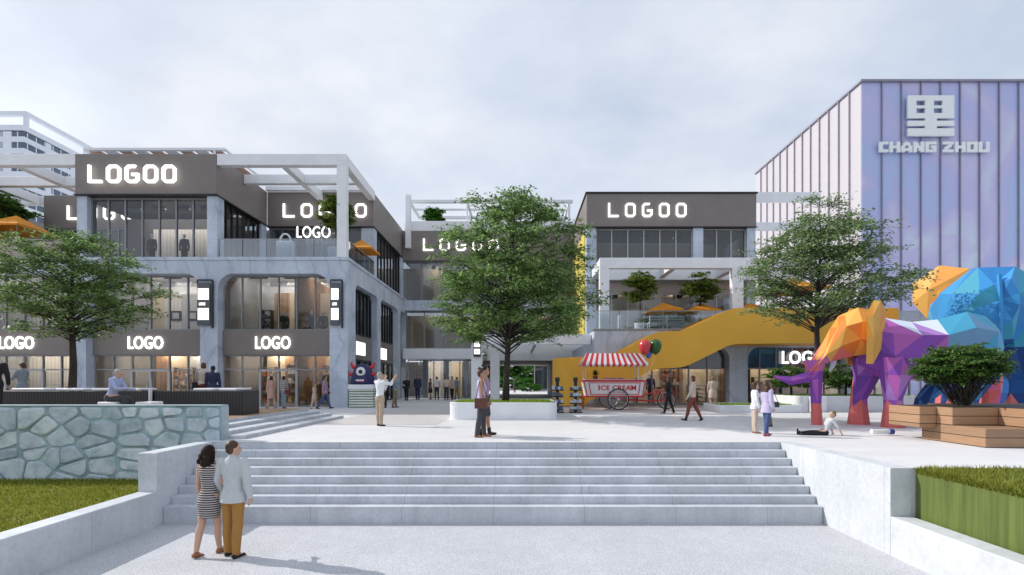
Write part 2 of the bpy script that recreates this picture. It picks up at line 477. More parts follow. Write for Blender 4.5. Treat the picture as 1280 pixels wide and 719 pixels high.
def structure(o): o['kind'] = 'structure'; return o
g = MB().quad((-1500, -400, -.62), (1500, -400, -.62), (1500, 2500, -.62), (-1500, 2500, -.62))
structure(g.build('ground', M['farground']))
g = MB()
for x0, x1, y0, y1 in ((-250, -7.0, 12.35, 700), (-7.0, 6.36, 11.72, 700), (6.36, 250, 8.28, 700)):
    g.quad((x0, y0, PZ), (x1, y0, PZ), (x1, y1, PZ), (x0, y1, PZ))
g.quad((6.36, 8.28, LZ), (250, 8.28, LZ), (250, 8.28, PZ), (6.36, 8.28, PZ))
structure(g.build('upper_plaza', M['plaza']))
g = MB().quad((-6.5, 16.3, PZ+.004), (-2.6, 16.3, PZ+.004), (-2.6, 22.5, PZ+.004), (-6.5, 22.5, PZ+.004))
g.quad((-6.5, 22.5, PZ+.004), (18, 22.5, PZ+.004), (18, 29, PZ+.004), (-6.5, 29, PZ+.004))
structure(g.build('paving_band', M['plazawarm']))
g = MB().box(-7.0, 6.0, -30, 10.08, LZ-.3, LZ)
structure(g.build('lower_plaza', M['lower']))

# broad stone stairs up from the lower plaza
st = thing('stone_stairs', 'broad pale stone stairs of eight risers between the two low walls', 'stairs', (-.5, 10.08, LZ))
zs = [LZ+.339 + i*.153 for i in range(8)]; zs[-1] = PZ
ys = [10.08 + i*.2343 for i in range(8)]
for i in range(8):
    z0 = LZ - .25 if i == 0 else zs[i-1] - .05
    m = MB().bbox(-6.995, 5.995, ys[i], (ys[i+1]+.04 if i < 7 else 11.719), z0, zs[i] - (.003 if i == 7 else 0), .008, seg=2)
    m.build('step', M['step'], st)

# flanking walls
def wall_thing(name, label, cat, boxes, material, loc, bev=.012):
    t = MB()
    for b in boxes: t.bbox(*b, bev)
    o = t.build(name, material); tag(o, label, cat)
    return o
fl = thing('flanking_wall', 'pale cast concrete wall left of the stairs, low run then raised block', 'wall', (-7.2, 6, LZ))
MB().bbox(-7.36, -7.0, -6, 9.9, LZ-.3, .50, .012).build('low_wall', M['wallcon'], fl)
MB().bbox(-7.36, -7.002, 9.903, 12.3, LZ-.3, PZ+.012, .012).build('raised_block', M['wallcon'], fl)
fl = thing('flanking_wall', 'pale concrete wall right of the stairs stepping down beside the turf bank', 'wall', (6.2, 6, LZ))
MB().bbox(6.0, 6.355, -6, 8.262, LZ-.3, .46, .012).build('low_wall', M['wallcon'], fl)
MB().bbox(6.003, 6.355, 8.265, 11.9, LZ-.3, PZ+.002, .006).build('raised_block', M['wallcon'], fl)

# lawn behind the left wall
bm = bmesh.new()
bmesh.ops.create_grid(bm, x_segments=90, y_segments=60, size=1)
rnd = random.Random(3)
for v in bm.verts:
    v.co = Vector((-15.5 + v.co.x*8.12, 6.0 + v.co.y*6.12, .325 + rnd.uniform(-.012, .012)))
me = bpy.data.meshes.new('lawn'); bm.to_mesh(me); bm.free()
structure(link_mesh('lawn', me, M['grass'], smooth=True))

def blades(name, n, area, h, seed, mt, label, lean=.5, wid=.012):
    rr = random.Random(seed); m = MB()
    for i in range(n):
        x, y, z = area(rr)
        a = rr.uniform(0, 2*PI); hh = h*rr.uniform(.5, 1.2); b = rr.uniform(0, 2*PI); l = hh*rr.uniform(.1, lean)
        dx, dy = math.cos(a)*wid*rr.uniform(.6, 1.2), math.sin(a)*wid
        m.add([(x-dx, y-dy, z-.01), (x+dx, y+dy, z-.01), (x+math.cos(b)*l, y+math.sin(b)*l, z+hh)], [(0, 1, 2)])
    o = m.build(name, mt); tag(o, label, 'grass', kind='stuff'); return o
blades('lawn_grass', 26000, lambda r: (-7.4 - 5.6*r.random()**1.1, r.uniform(6.6, 12.0), .325), .075, 5, M['blade'], 'short mown grass on the lawn under the stone wall', .7)

# turf bank on the right
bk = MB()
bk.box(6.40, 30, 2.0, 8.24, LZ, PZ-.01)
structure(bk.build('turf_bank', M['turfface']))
def bank_top(r):
    x = 6.40 + (r.random()**1.5)*9.5; y = r.uniform(3.2, 8.22)
    return (x, y, PZ-.012)
blades('bank_grass', 30000, bank_top, .085, 9, M['blade'], 'rough grass growing over the top of the turf bank', .9, .011)
def bank_edge(r): return (6.405 - r.uniform(0, .02), r.uniform(3.0, 8.22), PZ-.02 - r.uniform(0, .05))
blades('edge_grass', 5000, bank_edge, .07, 10, M['blade'], 'grass tufts hanging over the edge of the turf bank', 1.3, .011)

# rubble stone wall (left): real stones cut from a cell pattern, set proud of a mortar core
def voronoi_cells(pts, x0, x1, z0, z1):
    cells = []; A_ = 1.9
    for i, p in enumerate(pts):
        poly = [(x0, z0), (x1, z0), (x1, z1), (x0, z1)]
        for j, q in enumerate(pts):
            if i == j or abs(q[0]-p[0]) > 3 or abs(q[1]-p[1]) > 2: continue
            mx_, mz_ = (p[0]+q[0])/2, (p[1]+q[1])/2; nx, nz = q[0]-p[0], (q[1]-p[1])*A_
            res = []
            for k in range(len(poly)):
                a, b = poly[k], poly[(k+1) % len(poly)]
                da = (a[0]-mx_)*nx + (a[1]-mz_)*nz; db = (b[0]-mx_)*nx + (b[1]-mz_)*nz
                if da <= 0: res.append(a)
                if (da < 0 < db) or (db < 0 < da):
                    t = da/(da-db); res.append((a[0]+(b[0]-a[0])*t, a[1]+(b[1]-a[1])*t))
            poly = res
            if len(poly) < 3: break
        if len(poly) >= 3: cells.append((p, poly))
    return cells

def chaikin(poly, it=2):
    for _ in range(it):
        r = []
        for k in range(len(poly)):
            a, b = poly[k], poly[(k+1) % len(poly)]
            r += [(a[0]*.86+b[0]*.14, a[1]*.86+b[1]*.14), (a[0]*.14+b[0]*.86, a[1]*.14+b[1]*.86)]
        poly = r
    return poly

def stone_material():
    m, nt, out = nodes('rubble_stone')
    p = N(nt, 'ShaderNodeBsdfPrincipled'); nt.links.new(p.outputs[0], out.inputs[0]); p.inputs['Roughness'].default_value = .8
    geo = N(nt, 'ShaderNodeNewGeometry'); v = coords(nt)
    base = ramp(nt, geo.outputs['Random Per Island'], [(0, (.39, .46, .53)), (.5, (.49, .57, .64)), (1, (.61, .68, .73))])
    n1 = ramp(nt, noise(nt, v, 3.5, 8, .65), [(.3, (.58, .70, .70)), (.50, (1, 1, 1)), (.70, (1.2, 1.17, 1.15))])
    mx = N(nt, 'ShaderNodeMix', data_type='RGBA', blend_type='MULTIPLY'); mx.inputs[0].default_value = 1
    nt.links.new(base.outputs[0], mx.inputs[6]); nt.links.new(n1.outputs[0], mx.inputs[7]); nt.links.new(mx.outputs[2], p.inputs['Base Color'])
    nt.links.new(bump(nt, noise(nt, v, 9, 8, .7), .5, .03), p.inputs['Normal'])
    return m
M['stone'] = stone_material()
M['mortar'] = mat('teal_mortar', (.29, .40, .43), .9, .35, 2.2, .6, 24)
sw = thing('stone_wall', 'blue grey rubble stone wall above the lawn on the left', 'wall', (-15, 12.2, .3))
X0, X1, Z0, Z1 = -24.0, -6.99, .2, 2.07
MB().bbox(X0, X1, 12.05, 12.34, Z0, Z1, .01).build('wall_core', M['mortar'], sw)
rr = random.Random(21); pts = []
x = X0
row_h = .31
z = Z0 + .12; row = 0
while z < Z1:
    x = X0 + rr.uniform(0, .4)
    while x < X1:
        w_ = rr.choice((.35, .5, .6, .8, 1.05))*rr.uniform(.8, 1.15)
        if rr.random() > .16:
            pts.append((x + w_/2, z + rr.uniform(-.13, .13)))
        x += w_*.92
    z += row_h; row += 1
stones = MB()
for (cx, cz), poly in voronoi_cells(pts, X0+.02, X1-.02, Z0, Z1-.02):
    n = len(poly); mx_ = sum(p[0] for p in poly)/n; mz_ = sum(p[1] for p in poly)/n
    ext = max(max(p[0] for p in poly)-min(p[0] for p in poly), .05)
    k = max(.55, 1 - .055/max(.12, min(ext, max(p[1] for p in poly)-min(p[1] for p in poly))))
    q = chaikin([(mx_+(p[0]-mx_)*k + rr.uniform(-.015, .015), mz_+(p[1]-mz_)*k + rr.uniform(-.02, .02)) for p in poly], 2)
    dep = rr.uniform(.025, .06)
    rings = []
    for s_, y_ in ((1.0, 12.052), (1.0, 12.05-dep*.45), (.93, 12.05-dep*.85), (.72, 12.05-dep)):
        rings.append([(mx_+(a-mx_)*s_, y_ + (rr.uniform(-.006, .006) if s_ < 1 else 0), mz_+(b-mz_)*s_) for a, b in q])
    stones.loft(rings, 0, True)
stones.build('rubble_stones', M['stone'], sw)
MB().bbox(X0, X1-.003, 12.02, 12.345, Z1-.014, Z1+.006, .004).build('wall_coping', mat('wall_coping_stone', (.36, .45, .48), .8, .15, 3), sw)
MB().box(X1-.001, X1+.012, 12.06, 12.335, Z0, Z1-.03).build('wall_end', mat('wall_end_render', (.36, .42, .46), .8, .2, 2.5), sw)

# timber deck and its side steps
dk = thing('timber_deck', 'raised timber deck on the left behind the stone wall', 'deck', (-20, 15, PZ))
MB().box(-42, -7.96, 12.36, 19.4, PZ-.1, DZ).build('deck_boards', M['deck'], dk)
ds = thing('deck_steps', 'four long white stone steps running along the side of the timber deck', 'stairs', (-7.3, 15.5, PZ))
for i in range(4):
    xa = -6.62 - i*.45
    MB().bbox(-7.955 if i == 3 else xa-.47, xa, 12.352, 19.4 - .25*(3-i)*0, PZ-.05, PZ+.09*(i+1)+.002, .008).build('step', M['step'], ds)
# ================================================================== BUILDINGS
F = 27.0            # front plane of the left shops

def arc(cx, cz, r, a0, a1, n=8):
    return [(cx + r*math.cos(R(a0+(a1-a0)*i/n)), cz + r*math.sin(R(a0+(a1-a0)*i/n))) for i in range(n+1)]

def comb(u0, u1, z0, ztop, openings):
    """outline of a wall with floor-reaching openings (a, b, zt, r) with rounded heads"""
    p = [(u0, z0)]
    for a, b, zt, r in openings:
        p.append((a, z0)); p += arc(a+r, zt-r, r, 180, 90); p += arc(b-r, zt-r, r, 90, 0); p.append((b, z0))
    return p + [(u1, z0), (u1, ztop), (u0, ztop)]

def glazing(parent, axis, u0, u1, z0, z1, at, n=None, pitch=.98, fr=None, gl=None, t=.06, d=.12, transoms=(), name='window', skip=()):
    """a framed window; axis 'x': runs along x in plane y=at, axis 'y': runs along y in plane x=at"""
    fr = fr or M['alu']; gl = gl or M['glass']
    n = n or max(1, round((u1-u0)/pitch))
    f = MB()
    def bx(a, b, c, e, dd=d):
        if axis == 'x': f.box(a, b, at-dd/2, at+dd/2, c, e)
        else: f.box(at-dd/2, at+dd/2, a, b, c, e)
    bx(u0, u1, z0, z0+t*1.3); bx(u0, u1, z1-t*1.3, z1)
    for i in range(n+1):
        if i in skip: continue
        u = u0 + (u1-u0)*i/n
        a, b = (u, u+t) if i == 0 else (u-t, u) if i == n else (u-t/2, u+t/2)
        bx(a, b, z0+t*1.3+.001, z1-t*1.3-.001, d+.004)
    for zt in transoms: bx(u0+t+.001, u1-t-.001, zt-t*.6, zt+t*.6, d-.004)
    fo = f.build(name, fr, parent)
    gm = MB()
    if axis == 'x': gm.quad((u0+.01, at, z0+.01), (u1-.01, at, z0+.01), (u1-.01, at, z1-.01), (u0+.01, at, z1-.01))
    else: gm.quad((at, u0+.01, z0+.01), (at, u1-.01, z0+.01), (at, u1-.01, z1-.01), (at, u0+.01, z1-.01))
    gm.build('pane', gl, fo)
    return fo

# ---- lettering -----------------------------------------------------
def oct_rect(x, z, w, h, c):
    return [(x+c, z), (x+w-c, z), (x+w, z+c), (x+w, z+h-c), (x+w-c, z+h), (x+c, z+h), (x, z+h-c), (x, z+c)]

def glyph(ch, x, z, w, h, s):
    """returns list of closed simple polygons (x,z), none overlapping"""
    c = w*.22; ci = max(.004, c - s*.45)
    o = oct_rect(x, z, w, h, c); i_ = oct_rect(x+s, z+s, w-2*s, h-2*s, ci)
    def ring(k0, k1):      # quads of the ring between corner indices
        return [[o[k % 8], o[(k+1) % 8], i_[(k+1) % 8], i_[k % 8]] for k in range(k0, k1)]
    if ch == 'L': return [[(x, z), (x+w, z), (x+w, z+s), (x+s, z+s), (x+s, z+h), (x, z+h)]]
    if ch == 'O': return ring(0, 8)
    if ch == 'G':
        r = ring(4, 8) + ring(0, 1)      # top, left side, bottom
        r.append([(x+w, z+c), (x+w, z+h*.54), (x+w-s, z+h*.54), (x+w-s, z+s+ci)])
        r.append([o[1], o[2], i_[2], i_[1]])
        r.append([(x+w*.48, z+h*.54-s), (x+w-s, z+h*.54-s), (x+w-s, z+h*.54), (x+w*.48, z+h*.54)])
        return r
    return []

def lit_word(name, label, text, axis, at, u, z, w, h, gap, s, depth=.07, off=.06, flip=1, cat='sign', material=None):
    """geometric lit channel letters on stand-offs; axis 'x' faces -y; axis 'y' stands in plane x=at and faces +x"""
    if axis == 'x': t = thing(name, label, cat, (u, at, z))
    else: t = thing(name, label, cat, (at, u, z))
    for k, ch in enumerate(text):
        m = MB(); a = k*(w+gap)
        for poly in glyph(ch, 0, 0, w, h, s):
            if axis == 'x': m.prism([(u+a+p[0], z+p[1]) for p in poly], 'y', at-off-depth, at-off)
            else: m.prism([(u+a+p[0], z+p[1]) for p in poly], 'x', at+off, at+off+depth)
        pins = MB()
        m.build('letter', material or M['sign'], t)
    return t

def font_word(name, label, text, u, at, z, h, depth=.06, off=.05, xs=.8, bold=.02, material=None, parent=None, rail=True, spacing=1.05, cat='sign', part='letter'):
    cu = bpy.data.curves.new('txt', 'FONT'); cu.body = text; cu.size = 1; cu.extrude = .5; cu.offset = bold; cu.space_character = spacing
    o = bpy.data.objects.new('txt', cu); COL.objects.link(o)
    me = bpy.data.meshes.new_from_object(o.evaluated_get(bpy.context.evaluated_depsgraph_get()))
    bpy.data.objects.remove(o); bpy.data.curves.remove(cu)
    xsn = [v.co.x for v in me.vertices]; ysn = [v.co.y for v in me.vertices]
    k = h/(max(ysn)-min(ysn)); x0 = min(xsn); y0 = min(ysn)
    for v in me.vertices:
        v.co = Vector((u + (v.co.x-x0)*k*xs, at - off - depth/2 - v.co.z*depth, z + (v.co.y-y0)*k))
    t = parent or thing(name, label, cat, (u, at, z))
    bm = bmesh.new(); bm.from_mesh(me); bmesh.ops.remove_doubles(bm, verts=bm.verts, dist=1e-5)
    bm.verts.ensure_lookup_table(); seen = set(); isl = []
    for v in bm.verts:
        if v.index in seen: continue
        q = [v]; seen.add(v.index); comp = []
        while q:
            x = q.pop(); comp.append(x)
            for e in x.link_edges:
                y = e.other_vert(x)
                if y.index not in seen: seen.add(y.index); q.append(y)
        isl.append(comp)
    for comp in sorted(isl, key=lambda c: min(v.co.x for v in c)):
        ix = {v.index: i for i, v in enumerate(comp)}
        fs = {f for v in comp for f in v.link_faces}
        MB().add([v.co.copy() for v in comp], [[ix[v.index] for v in f.verts] for f in fs]).build(part, material or M['sign'], t)
    bm.free(); bpy.data.meshes.remove(me)
    return t

# ---- left shopping building ----------------------------------------
LB = thing('shopping_building', 'long concrete and brown shopping building on the left with rounded two storey shop openings', 'building', (-18, 30, PZ))
CX = -9.0
ops = [(-36.2, -30.4, 8.3, .8), (-29.6, -23.6, 8.3, .8), (-22.8, -16.79, 8.3, .8), (-15.86, -9.96, 8.3, .8)]
MB().prism(comb(-40, CX, PZ-.05, 9.0, ops), 'y', F, F+.8).build('front_wall', M['facade'], LB)
MB().prism(comb(F+.801, 41.0, PZ-.05, 9.0, [(28.3, 32.7, 8.0, .45), (33.5, 38.3, 8.0, .45), (39.1, 40.9, 8.0, .3)]), 'x', CX-.6, CX-.001).build('side_wall', M['facade'], LB)
MB().bbox(-40, CX+.06, F-.06, F+.9, 9.003, 9.17, .01).bbox(CX-.5, CX+.06, F+.903, 41, 9.003, 9.17, .01).build('ledge', M['facade'], LB)
MB().box(-40, CX-.62, F+.81, 33.2, 8.75, 9.0).box(-40, -9.7, 28.2, 33.2, 4.55, 4.85).box(-9.75, -9.65, F+.9, 41, 4.3, 5.2).build('floor_slab', M['white'], LB)
MB().box(-40, -9.65, 33.2, 33.5, PZ, 12.4).build('inner_wall', M['int_grey'], LB)
MB().box(-40, -9.8, F+.9, 33.2, PZ+.005, PZ+.03).box(-23.3, -16, F+.3, 33.2, 9.18, 9.2).build('shop_floor', M['int_floor'], LB)
for (a, b, zt, r) in ops:
    MB().box(a+.002, b-.002, F+.42, F+.68, 4.04, 5.35).build('fascia', M['brown'], LB)
    glazing(LB, 'x', a, b, 5.352, 8.3, F+.6, 6)
    # shop front with a double door in the middle
    w_ = (b-a)/6
    glazing(LB, 'x', a, b, PZ, 4.038, F+.6, 6, transoms=(3.25,), fr=M['alu'], name='shop_window')
    MB().box(a+2*w_, a+4*w_, F+.52, F+.68, 3.15, 3.25).box(a+3*w_-.05, a+3*w_+.05, F+.5, F+.69, PZ, 3.149).box(a+2*w_-.06, a+2*w_+.06, F+.5, F+.69, PZ, 3.149).box(a+4*w_-.06, a+4*w_+.06, F+.5, F+.69, PZ, 3.149)\
        .box(a+3*w_-.16, a+3*w_-.12, F+.44, F+.48, PZ+.9, PZ+1.5).box(a+3*w_+.12, a+3*w_+.16, F+.44, F+.48, PZ+.9, PZ+1.5).build('door', M['lightalu'], LB)
# party walls and ceilings with lamps
for x_ in (-30, -23.2, -16.3, -9.75):
    MB().box(x_-.08, x_+.08, F+.82, 33.2, PZ, 4.54).box(x_-.08, x_+.08, F+.82, 33.2, 4.86, 8.74).build('party_wall', M['int_grey'], LB)
def ceiling_lamps(parent, x0, x1, y0, y1, z, nx, ny, m='lamp', w_=.5):
    """wall washer spots: a dark housing with its lit face turned to the back of the shop"""
    for i in range(nx):
        for j in range(ny):
            cx = x0 + (x1-x0)*(i+.5)/nx; cy = y0 + (y1-y0)*(j+.5)/ny
            h = MB().box(cx-w_, cx+w_, cy-.06, cy-.02, z-.22, z).box(cx-w_, cx+w_, cy-.02, cy+.12, z-.03, z).build('lamp_housing', M['alu'], parent)
            MB().quad((cx-w_*.96, cy-.015, z-.035), (cx-w_*.96, cy-.015, z-.19), (cx+w_*.96, cy-.015, z-.19), (cx+w_*.96, cy-.015, z-.035)).build('lamp_face', M[m], h)
for (a, b, zt, r) in ops[1:]:
    ceiling_lamps(LB, a, b, F+1.2, 33, 4.52, 3, 2)
    ceiling_lamps(LB, a, b, F+1.2, 33, 8.7, 3, 2, 'lampcool')
# back walls of the shops, wall by wall
def panelwall(x0, x1, y, z0, z1, specs):
    n = len(specs)
    for i, s_ in enumerate(specs):
        MB().box(x0+(x1-x0)*i/n, x0+(x1-x0)*(i+1)/n, y, y+.05, z0, z1).build('back_panel', M[s_], LB)
panelwall(-15.8, -10.2, 32.2, PZ+.03, 4.5, ['int_warm', 'int_wood', 'int_warm', 'int_warm', 'int_warm'])
panelwall(-15.8, -10.2, 31.2, 4.86, 8.0, ['int_grey', 'int_wood', 'int_warm', 'int_wood', 'int_warm', 'int_warm'])
panelwall(-22.8, -16.8, 32.2, PZ+.03, 4.5, ['int_wood', 'int_warm', 'int_grey', 'int_warm', 'int_warm', 'int_wood'])
panelwall(-22.8, -16.8, 31.6, 4.86, 8.0, ['int_warm', 'curtain', 'int_grey', 'int_grey', 'int_grey', 'int_grey'])
panelwall(-29.6, -23.6, 31.0, PZ+.03, 4.5, ['curtain', 'curtain', 'int_grey', 'curtain', 'curtain'])
panelwall(-29.6, -23.6, 31.2, 4.86, 8.0, ['curtain', 'int_grey', 'curtain', 'curtain'])

# upper storey: corner box
UX0, UX1 = -23.4, -15.95
MB().bbox(UX0, UX1, F+.02, 32.5, 12.5, 14.62, .01).build('fascia', M['brown'], LB)
MB().box(UX0-.05, UX1+.06, F-.04, 32.48, 12.44, 12.499).build('trim', M['black'], LB)
for q in ((UX0, UX0+.55, F+.12, F+.75), (UX1-.55, UX1, F+.12, F+.75), (UX1-.4, UX1-.02, 31.9, 32.47)): MB().bbox(*q, 9.17, 12.44, .01).build('column', M['facade'], LB)
glazing(LB, 'x', UX0+.55, UX1-.55, 9.18, 12.43, F+.45, 7, t=.07, fr=M['alu'])
glazing(LB, 'y', F+.76, 31.9, 9.18, 12.43, UX1-.25, 7, gl=M['darkglass'], fr=M['black'])
MB().box(UX0, UX1-.4, 30.6, 30.65, 9.2, 12.3).build('back_panel', M['int_dark'], LB)
MB().box(-21.6, -17.5, 30.3, 30.35, 9.2, 11.6).build('back_panel', M['curtain'], LB)
ceiling_lamps(LB, UX0+1, UX1-1, F+1, 30, 12.42, 4, 1, 'lampcool', .35)
# recessed part behind the terrace
MB().bbox(UX1+.01, CX-.2, 32.5, 40.99, 12.45, 14.63, .01).build('fascia', M['brown'], LB)
MB().box(UX1, CX-.14, 32.46, 40.98, 12.39, 12.449).build('trim', M['black'], LB)
glazing(LB, 'x', UX1, CX-1.0, 9.18, 12.38, 32.8, 7, gl=M['darkglass'])
for q in ((CX-1.0, CX-.2, 32.6, 33.3), (CX-.8, CX-.2, 40.2, 40.98)): MB().bbox(*q, 9.17, 12.388, .01).build('column', M['facade'], LB)
glazing(LB, 'y', 33.3, 40.2, 9.18, 12.38, CX-.4, 8, gl=M['darkglass'], fr=M['black'])
MB().box(UX1, CX-1.2, 35, 35.05, 9.2, 12.3).build('back_panel', M['int_dark'], LB)
ceiling_lamps(LB, UX1+.5, CX-1.2, 33.2, 35, 12.36, 4, 1, 'lampcool', .3)
# left recess with another fascia
MB().bbox(-30.6, UX0-.02, 33.0, 33.15, 12.5, 14.6, .01).build('fascia', M['brown'], LB)
glazing(LB, 'x', -30.6, UX0-.02, 9.2, 12.49, 33.1, 6, gl=M['darkglass'])
MB().bbox(-40, -36.2, 29.4, 41, 12.5, 14.6, .01).build('fascia', M['brown'], LB)
MB().box(-36.25, -36.2, 29.4, 41, 9.2, 12.5).build('side_panel', M['int_grey'], LB)
MB().bbox(-40, UX0-.01, F+.1, F+.3, 9.18, 10.15, .02).build('parapet', mat('beige_parapet', (.42, .36, .34), .7, .08, 1.5), LB)
MB().bbox(UX0+.2, UX1-.2, F+.3, 32.3, 14.63, 14.7, .01).bbox(UX1+.3, CX-.4, 33, 40.8, 14.64, 14.7, .01).build('roof', M['wallcon'], LB)
# side facade: dark recessed shop fronts
SXP = CX-.45
for a, b in ((28.3, 32.7), (33.5, 38.3), (39.1, 40.9)):
    glazing(LB, 'y', a, b, 5.3, 8.0, SXP, max(2, round((b-a)/.7)), gl=M['darkglass'], fr=M['black'], t=.09)
    MB().box(SXP-.08, SXP+.08, a, b, 3.9, 5.298).build('fascia', M['brown'], LB)
    glazing(LB, 'y', a, b, PZ, 3.898, SXP, max(2, round((b-a)/1.1)), gl=M['darkglass'], fr=M['black'], t=.08)
MB().box(-12.2, -12.1, F+.9, 40.9, PZ+.03, 8.6).build('back_panel', M['int_wood'], LB)
MB().box(-12, -9.7, 33.25, 41, 8.7, 8.9).box(-12, -9.7, 33.25, 41, 4.5, 4.7).build('floor_slab', M['int_dark'], LB)
ceiling_lamps(LB, -11.5, -10.0, 33.3, 40.5, 4.48, 1, 3, 'lamp', .4)

# signs of the left building
lit_word('fascia_sign', 'big white lit LOGOO letters on the brown corner fascia above the glass box', 'LOGOO', 'x', F+.02, -22.55, 13.03, .72, .92, .25, .13, depth=.12, off=.12)
lit_word('fascia_sign', 'white lit LOGOO letters on the recessed brown fascia behind the left roof terrace', 'LOGOO', 'x', 32.5, -14.9, 13.0, .72, .86, .42, .12)
lit_word('fascia_sign', 'partly hidden lit LOGOO letters on the set back fascia left of the corner box', 'LOGOO', 'x', 33.0, -29.0, 13.0, .74, .9, .42, .12)
font_word('terrace_sign', 'slim white LOGO letters hanging below the recessed fascia over the roof terrace', 'LOGO', -13.9, 32.2, 11.62, .72, xs=.72, bold=.0)
font_word('shop_sign', 'white lit LOGO sign on the brown band of the corner shop', 'LOGO', -14.05, F+.42, 4.34, .69, xs=.69, bold=.014)
font_word('shop_sign', 'white lit LOGO sign over the shop behind the seated man', 'LOGO', -20.85, F+.42, 4.34, .69, xs=.69, bold=.014)
font_word('shop_sign', 'white lit LOGO sign cut by the left picture edge behind the left tree', 'LOGO', -27.75, F+.42, 4.34, .69, xs=.69, bold=.014)
for y0, y1, z0, z1, lb in ((29.2, 30.9, 4.15, 4.9, 'larger lit white box sign on the dark side facade above the monster figure'), (34.3, 35.9, 4.1, 4.85, 'smaller lit white box sign on the second bay of the dark side facade')):
    t = thing('box_sign', lb, 'sign', (SXP+.1, (y0+y1)/2, z0))
    MB().bbox(SXP+.085, SXP+.2, y0-.05, y1+.05, z0-.05, z1+.05, .01).build('sign_frame', M['lightalu'], t)
    MB().bbox(SXP+.201, SXP+.215, y0, y1, z0, z1, .004).build('sign_face', M['sign'], t)

def blade_sign(label, x, y, z0, z1, side, wd=.8, txt=True):
    """projecting blade sign; side: -1 hangs left of its bracket"""
    t = thing('blade_sign', label, 'sign', (x, y, z0))
    MB().box(x-.04, x+.04, y-.04, y+.04, z0-.15, z1+.1).box(min(x, x+side*wd), max(x, x+side*wd), y-.03, y+.03, z1+.101, z1+.17)\
        .box(x+side*wd-.02, x+side*wd+.02, y-.03, y+.03, z1-.1, z1+.1).build('bracket', M['black'], t)
    a, b = sorted((x+side*.12, x+side*wd)); h = z1-z0
    MB().bbox(a, b, y-.05, y+.05, z0, z1-.02, .01).build('sign_box', mat('dark_blade_panel', (.10, .11, .125), .4, .1, 3), t)
    for k, (za, zb) in enumerate(((.13, .40), (.60, .86))):
        MB().box(a+.06, b-.06, y-.065, y-.052, z0+h*za, z0+h*zb).build('lit_panel', M['sign'], t)
    if txt:
        font_word('', '', 'LOGO', a+.12, y-.05, z0+h*.465, h*.07, depth=.01, off=.003, xs=(b-a)/.8*.62, parent=t)
    return t
blade_sign('black blade sign with two lit white panels on the pillar between two shops', -16.05, F-.12, 5.55, 7.8, -1)
blade_sign('lit blade sign on the corner pillar beside the side facade', -9.25, F-.12, 5.55, 7.8, -1, .62)

# ---- white pergolas -------------------------------------------------
def pergola(label, pieces, name='pergola', parts=None):
    t = thing(name, label, 'pergola', (pieces[0][1][0], pieces[0][1][2], pieces[0][1][4]))
    for nm, b in pieces: MB().bbox(*b, .012).build(nm, M['white'], t)
    return t
pergola('white steel pergola over the left roof terrace with one corner post', [
    ('front_beam', (UX1+.012, CX-.1, F+.05, F+.45, 14.05, 14.64)), ('post', (CX-.6, CX-.1, F+.05, F+.45, 9.175, 14.048)),
    ('side_beam', (CX-.5, CX-.1, F+.452, 32.49, 14.08, 14.64)), ('cross_beam', (UX1+.012, CX-.502, 29.7, 30.05, 14.1, 14.62)),
    ('rafter', (-12.75, -12.4, F+.452, 29.698, 14.1, 14.62)), ('rafter', (-12.75, -12.4, 30.052, 32.49, 14.1, 14.62)), ('back_beam', (UX1+.02, CX-.502, 32.2, 32.49, 14.635, 14.9))])
pergola('white steel pergola over the far left terrace with long receding beams', [
    ('front_beam', (-42, UX0-.01, F+.05, F+.45, 14.05, 14.64)), ('cross_beam', (-42, UX0-.01, 30.0, 30.35, 14.08, 14.62)), ('cross_beam', (-42, -30.7, 33.2, 33.5, 14.08, 14.62)),
    ('rafter', (-27.0, -26.6, F+.452, 29.998, 14.08, 14.62)), ('rafter', (-27.0, -26.6, 30.352, 32.9, 14.08, 14.62)), ('rafter', (-31.4, -31.0, F+.452, 29.998, 14.08, 14.62)), ('rafter', (-31.4, -31.0, 30.352, 33.198, 14.08, 14.62)), ('rafter', (-35.8, -35.4, F+.452, 29.998, 14.08, 14.62))])
# canopy of slats on the corner roof
t = thing('roof_canopy', 'low roof canopy of white and terracotta slats above the corner box', 'canopy', (-20, 29, 14.7))
for i in range(9):
    xa = UX0 + .2 + i*.82
    MB().box(xa, xa+.62, F+.6, 31.5, 15.02, 15.08).build('slat', M['white'] if i % 2 else mat('terracotta_slat', (.55, .36, .29), .7, .08, 2), t)
MB().box(UX0+.1, UX1+.25, F+.4, F+.58, 15.0, 15.12).box(UX0+.1, UX1+.25, 31.6, 31.78, 15.0, 15.12).box(UX0+.1, UX0+.18, F+.581, 31.599, 15.0, 15.12).box(UX1+.17, UX1+.25, F+.581, 31.599, 15.0, 15.12)\
    .box(UX0+.3, UX0+.4, F+.42, F+.52, 14.7, 14.999).box(UX1-.4, UX1-.3, F+.42, F+.52, 14.7, 14.999).build('frame', M['white'], t)

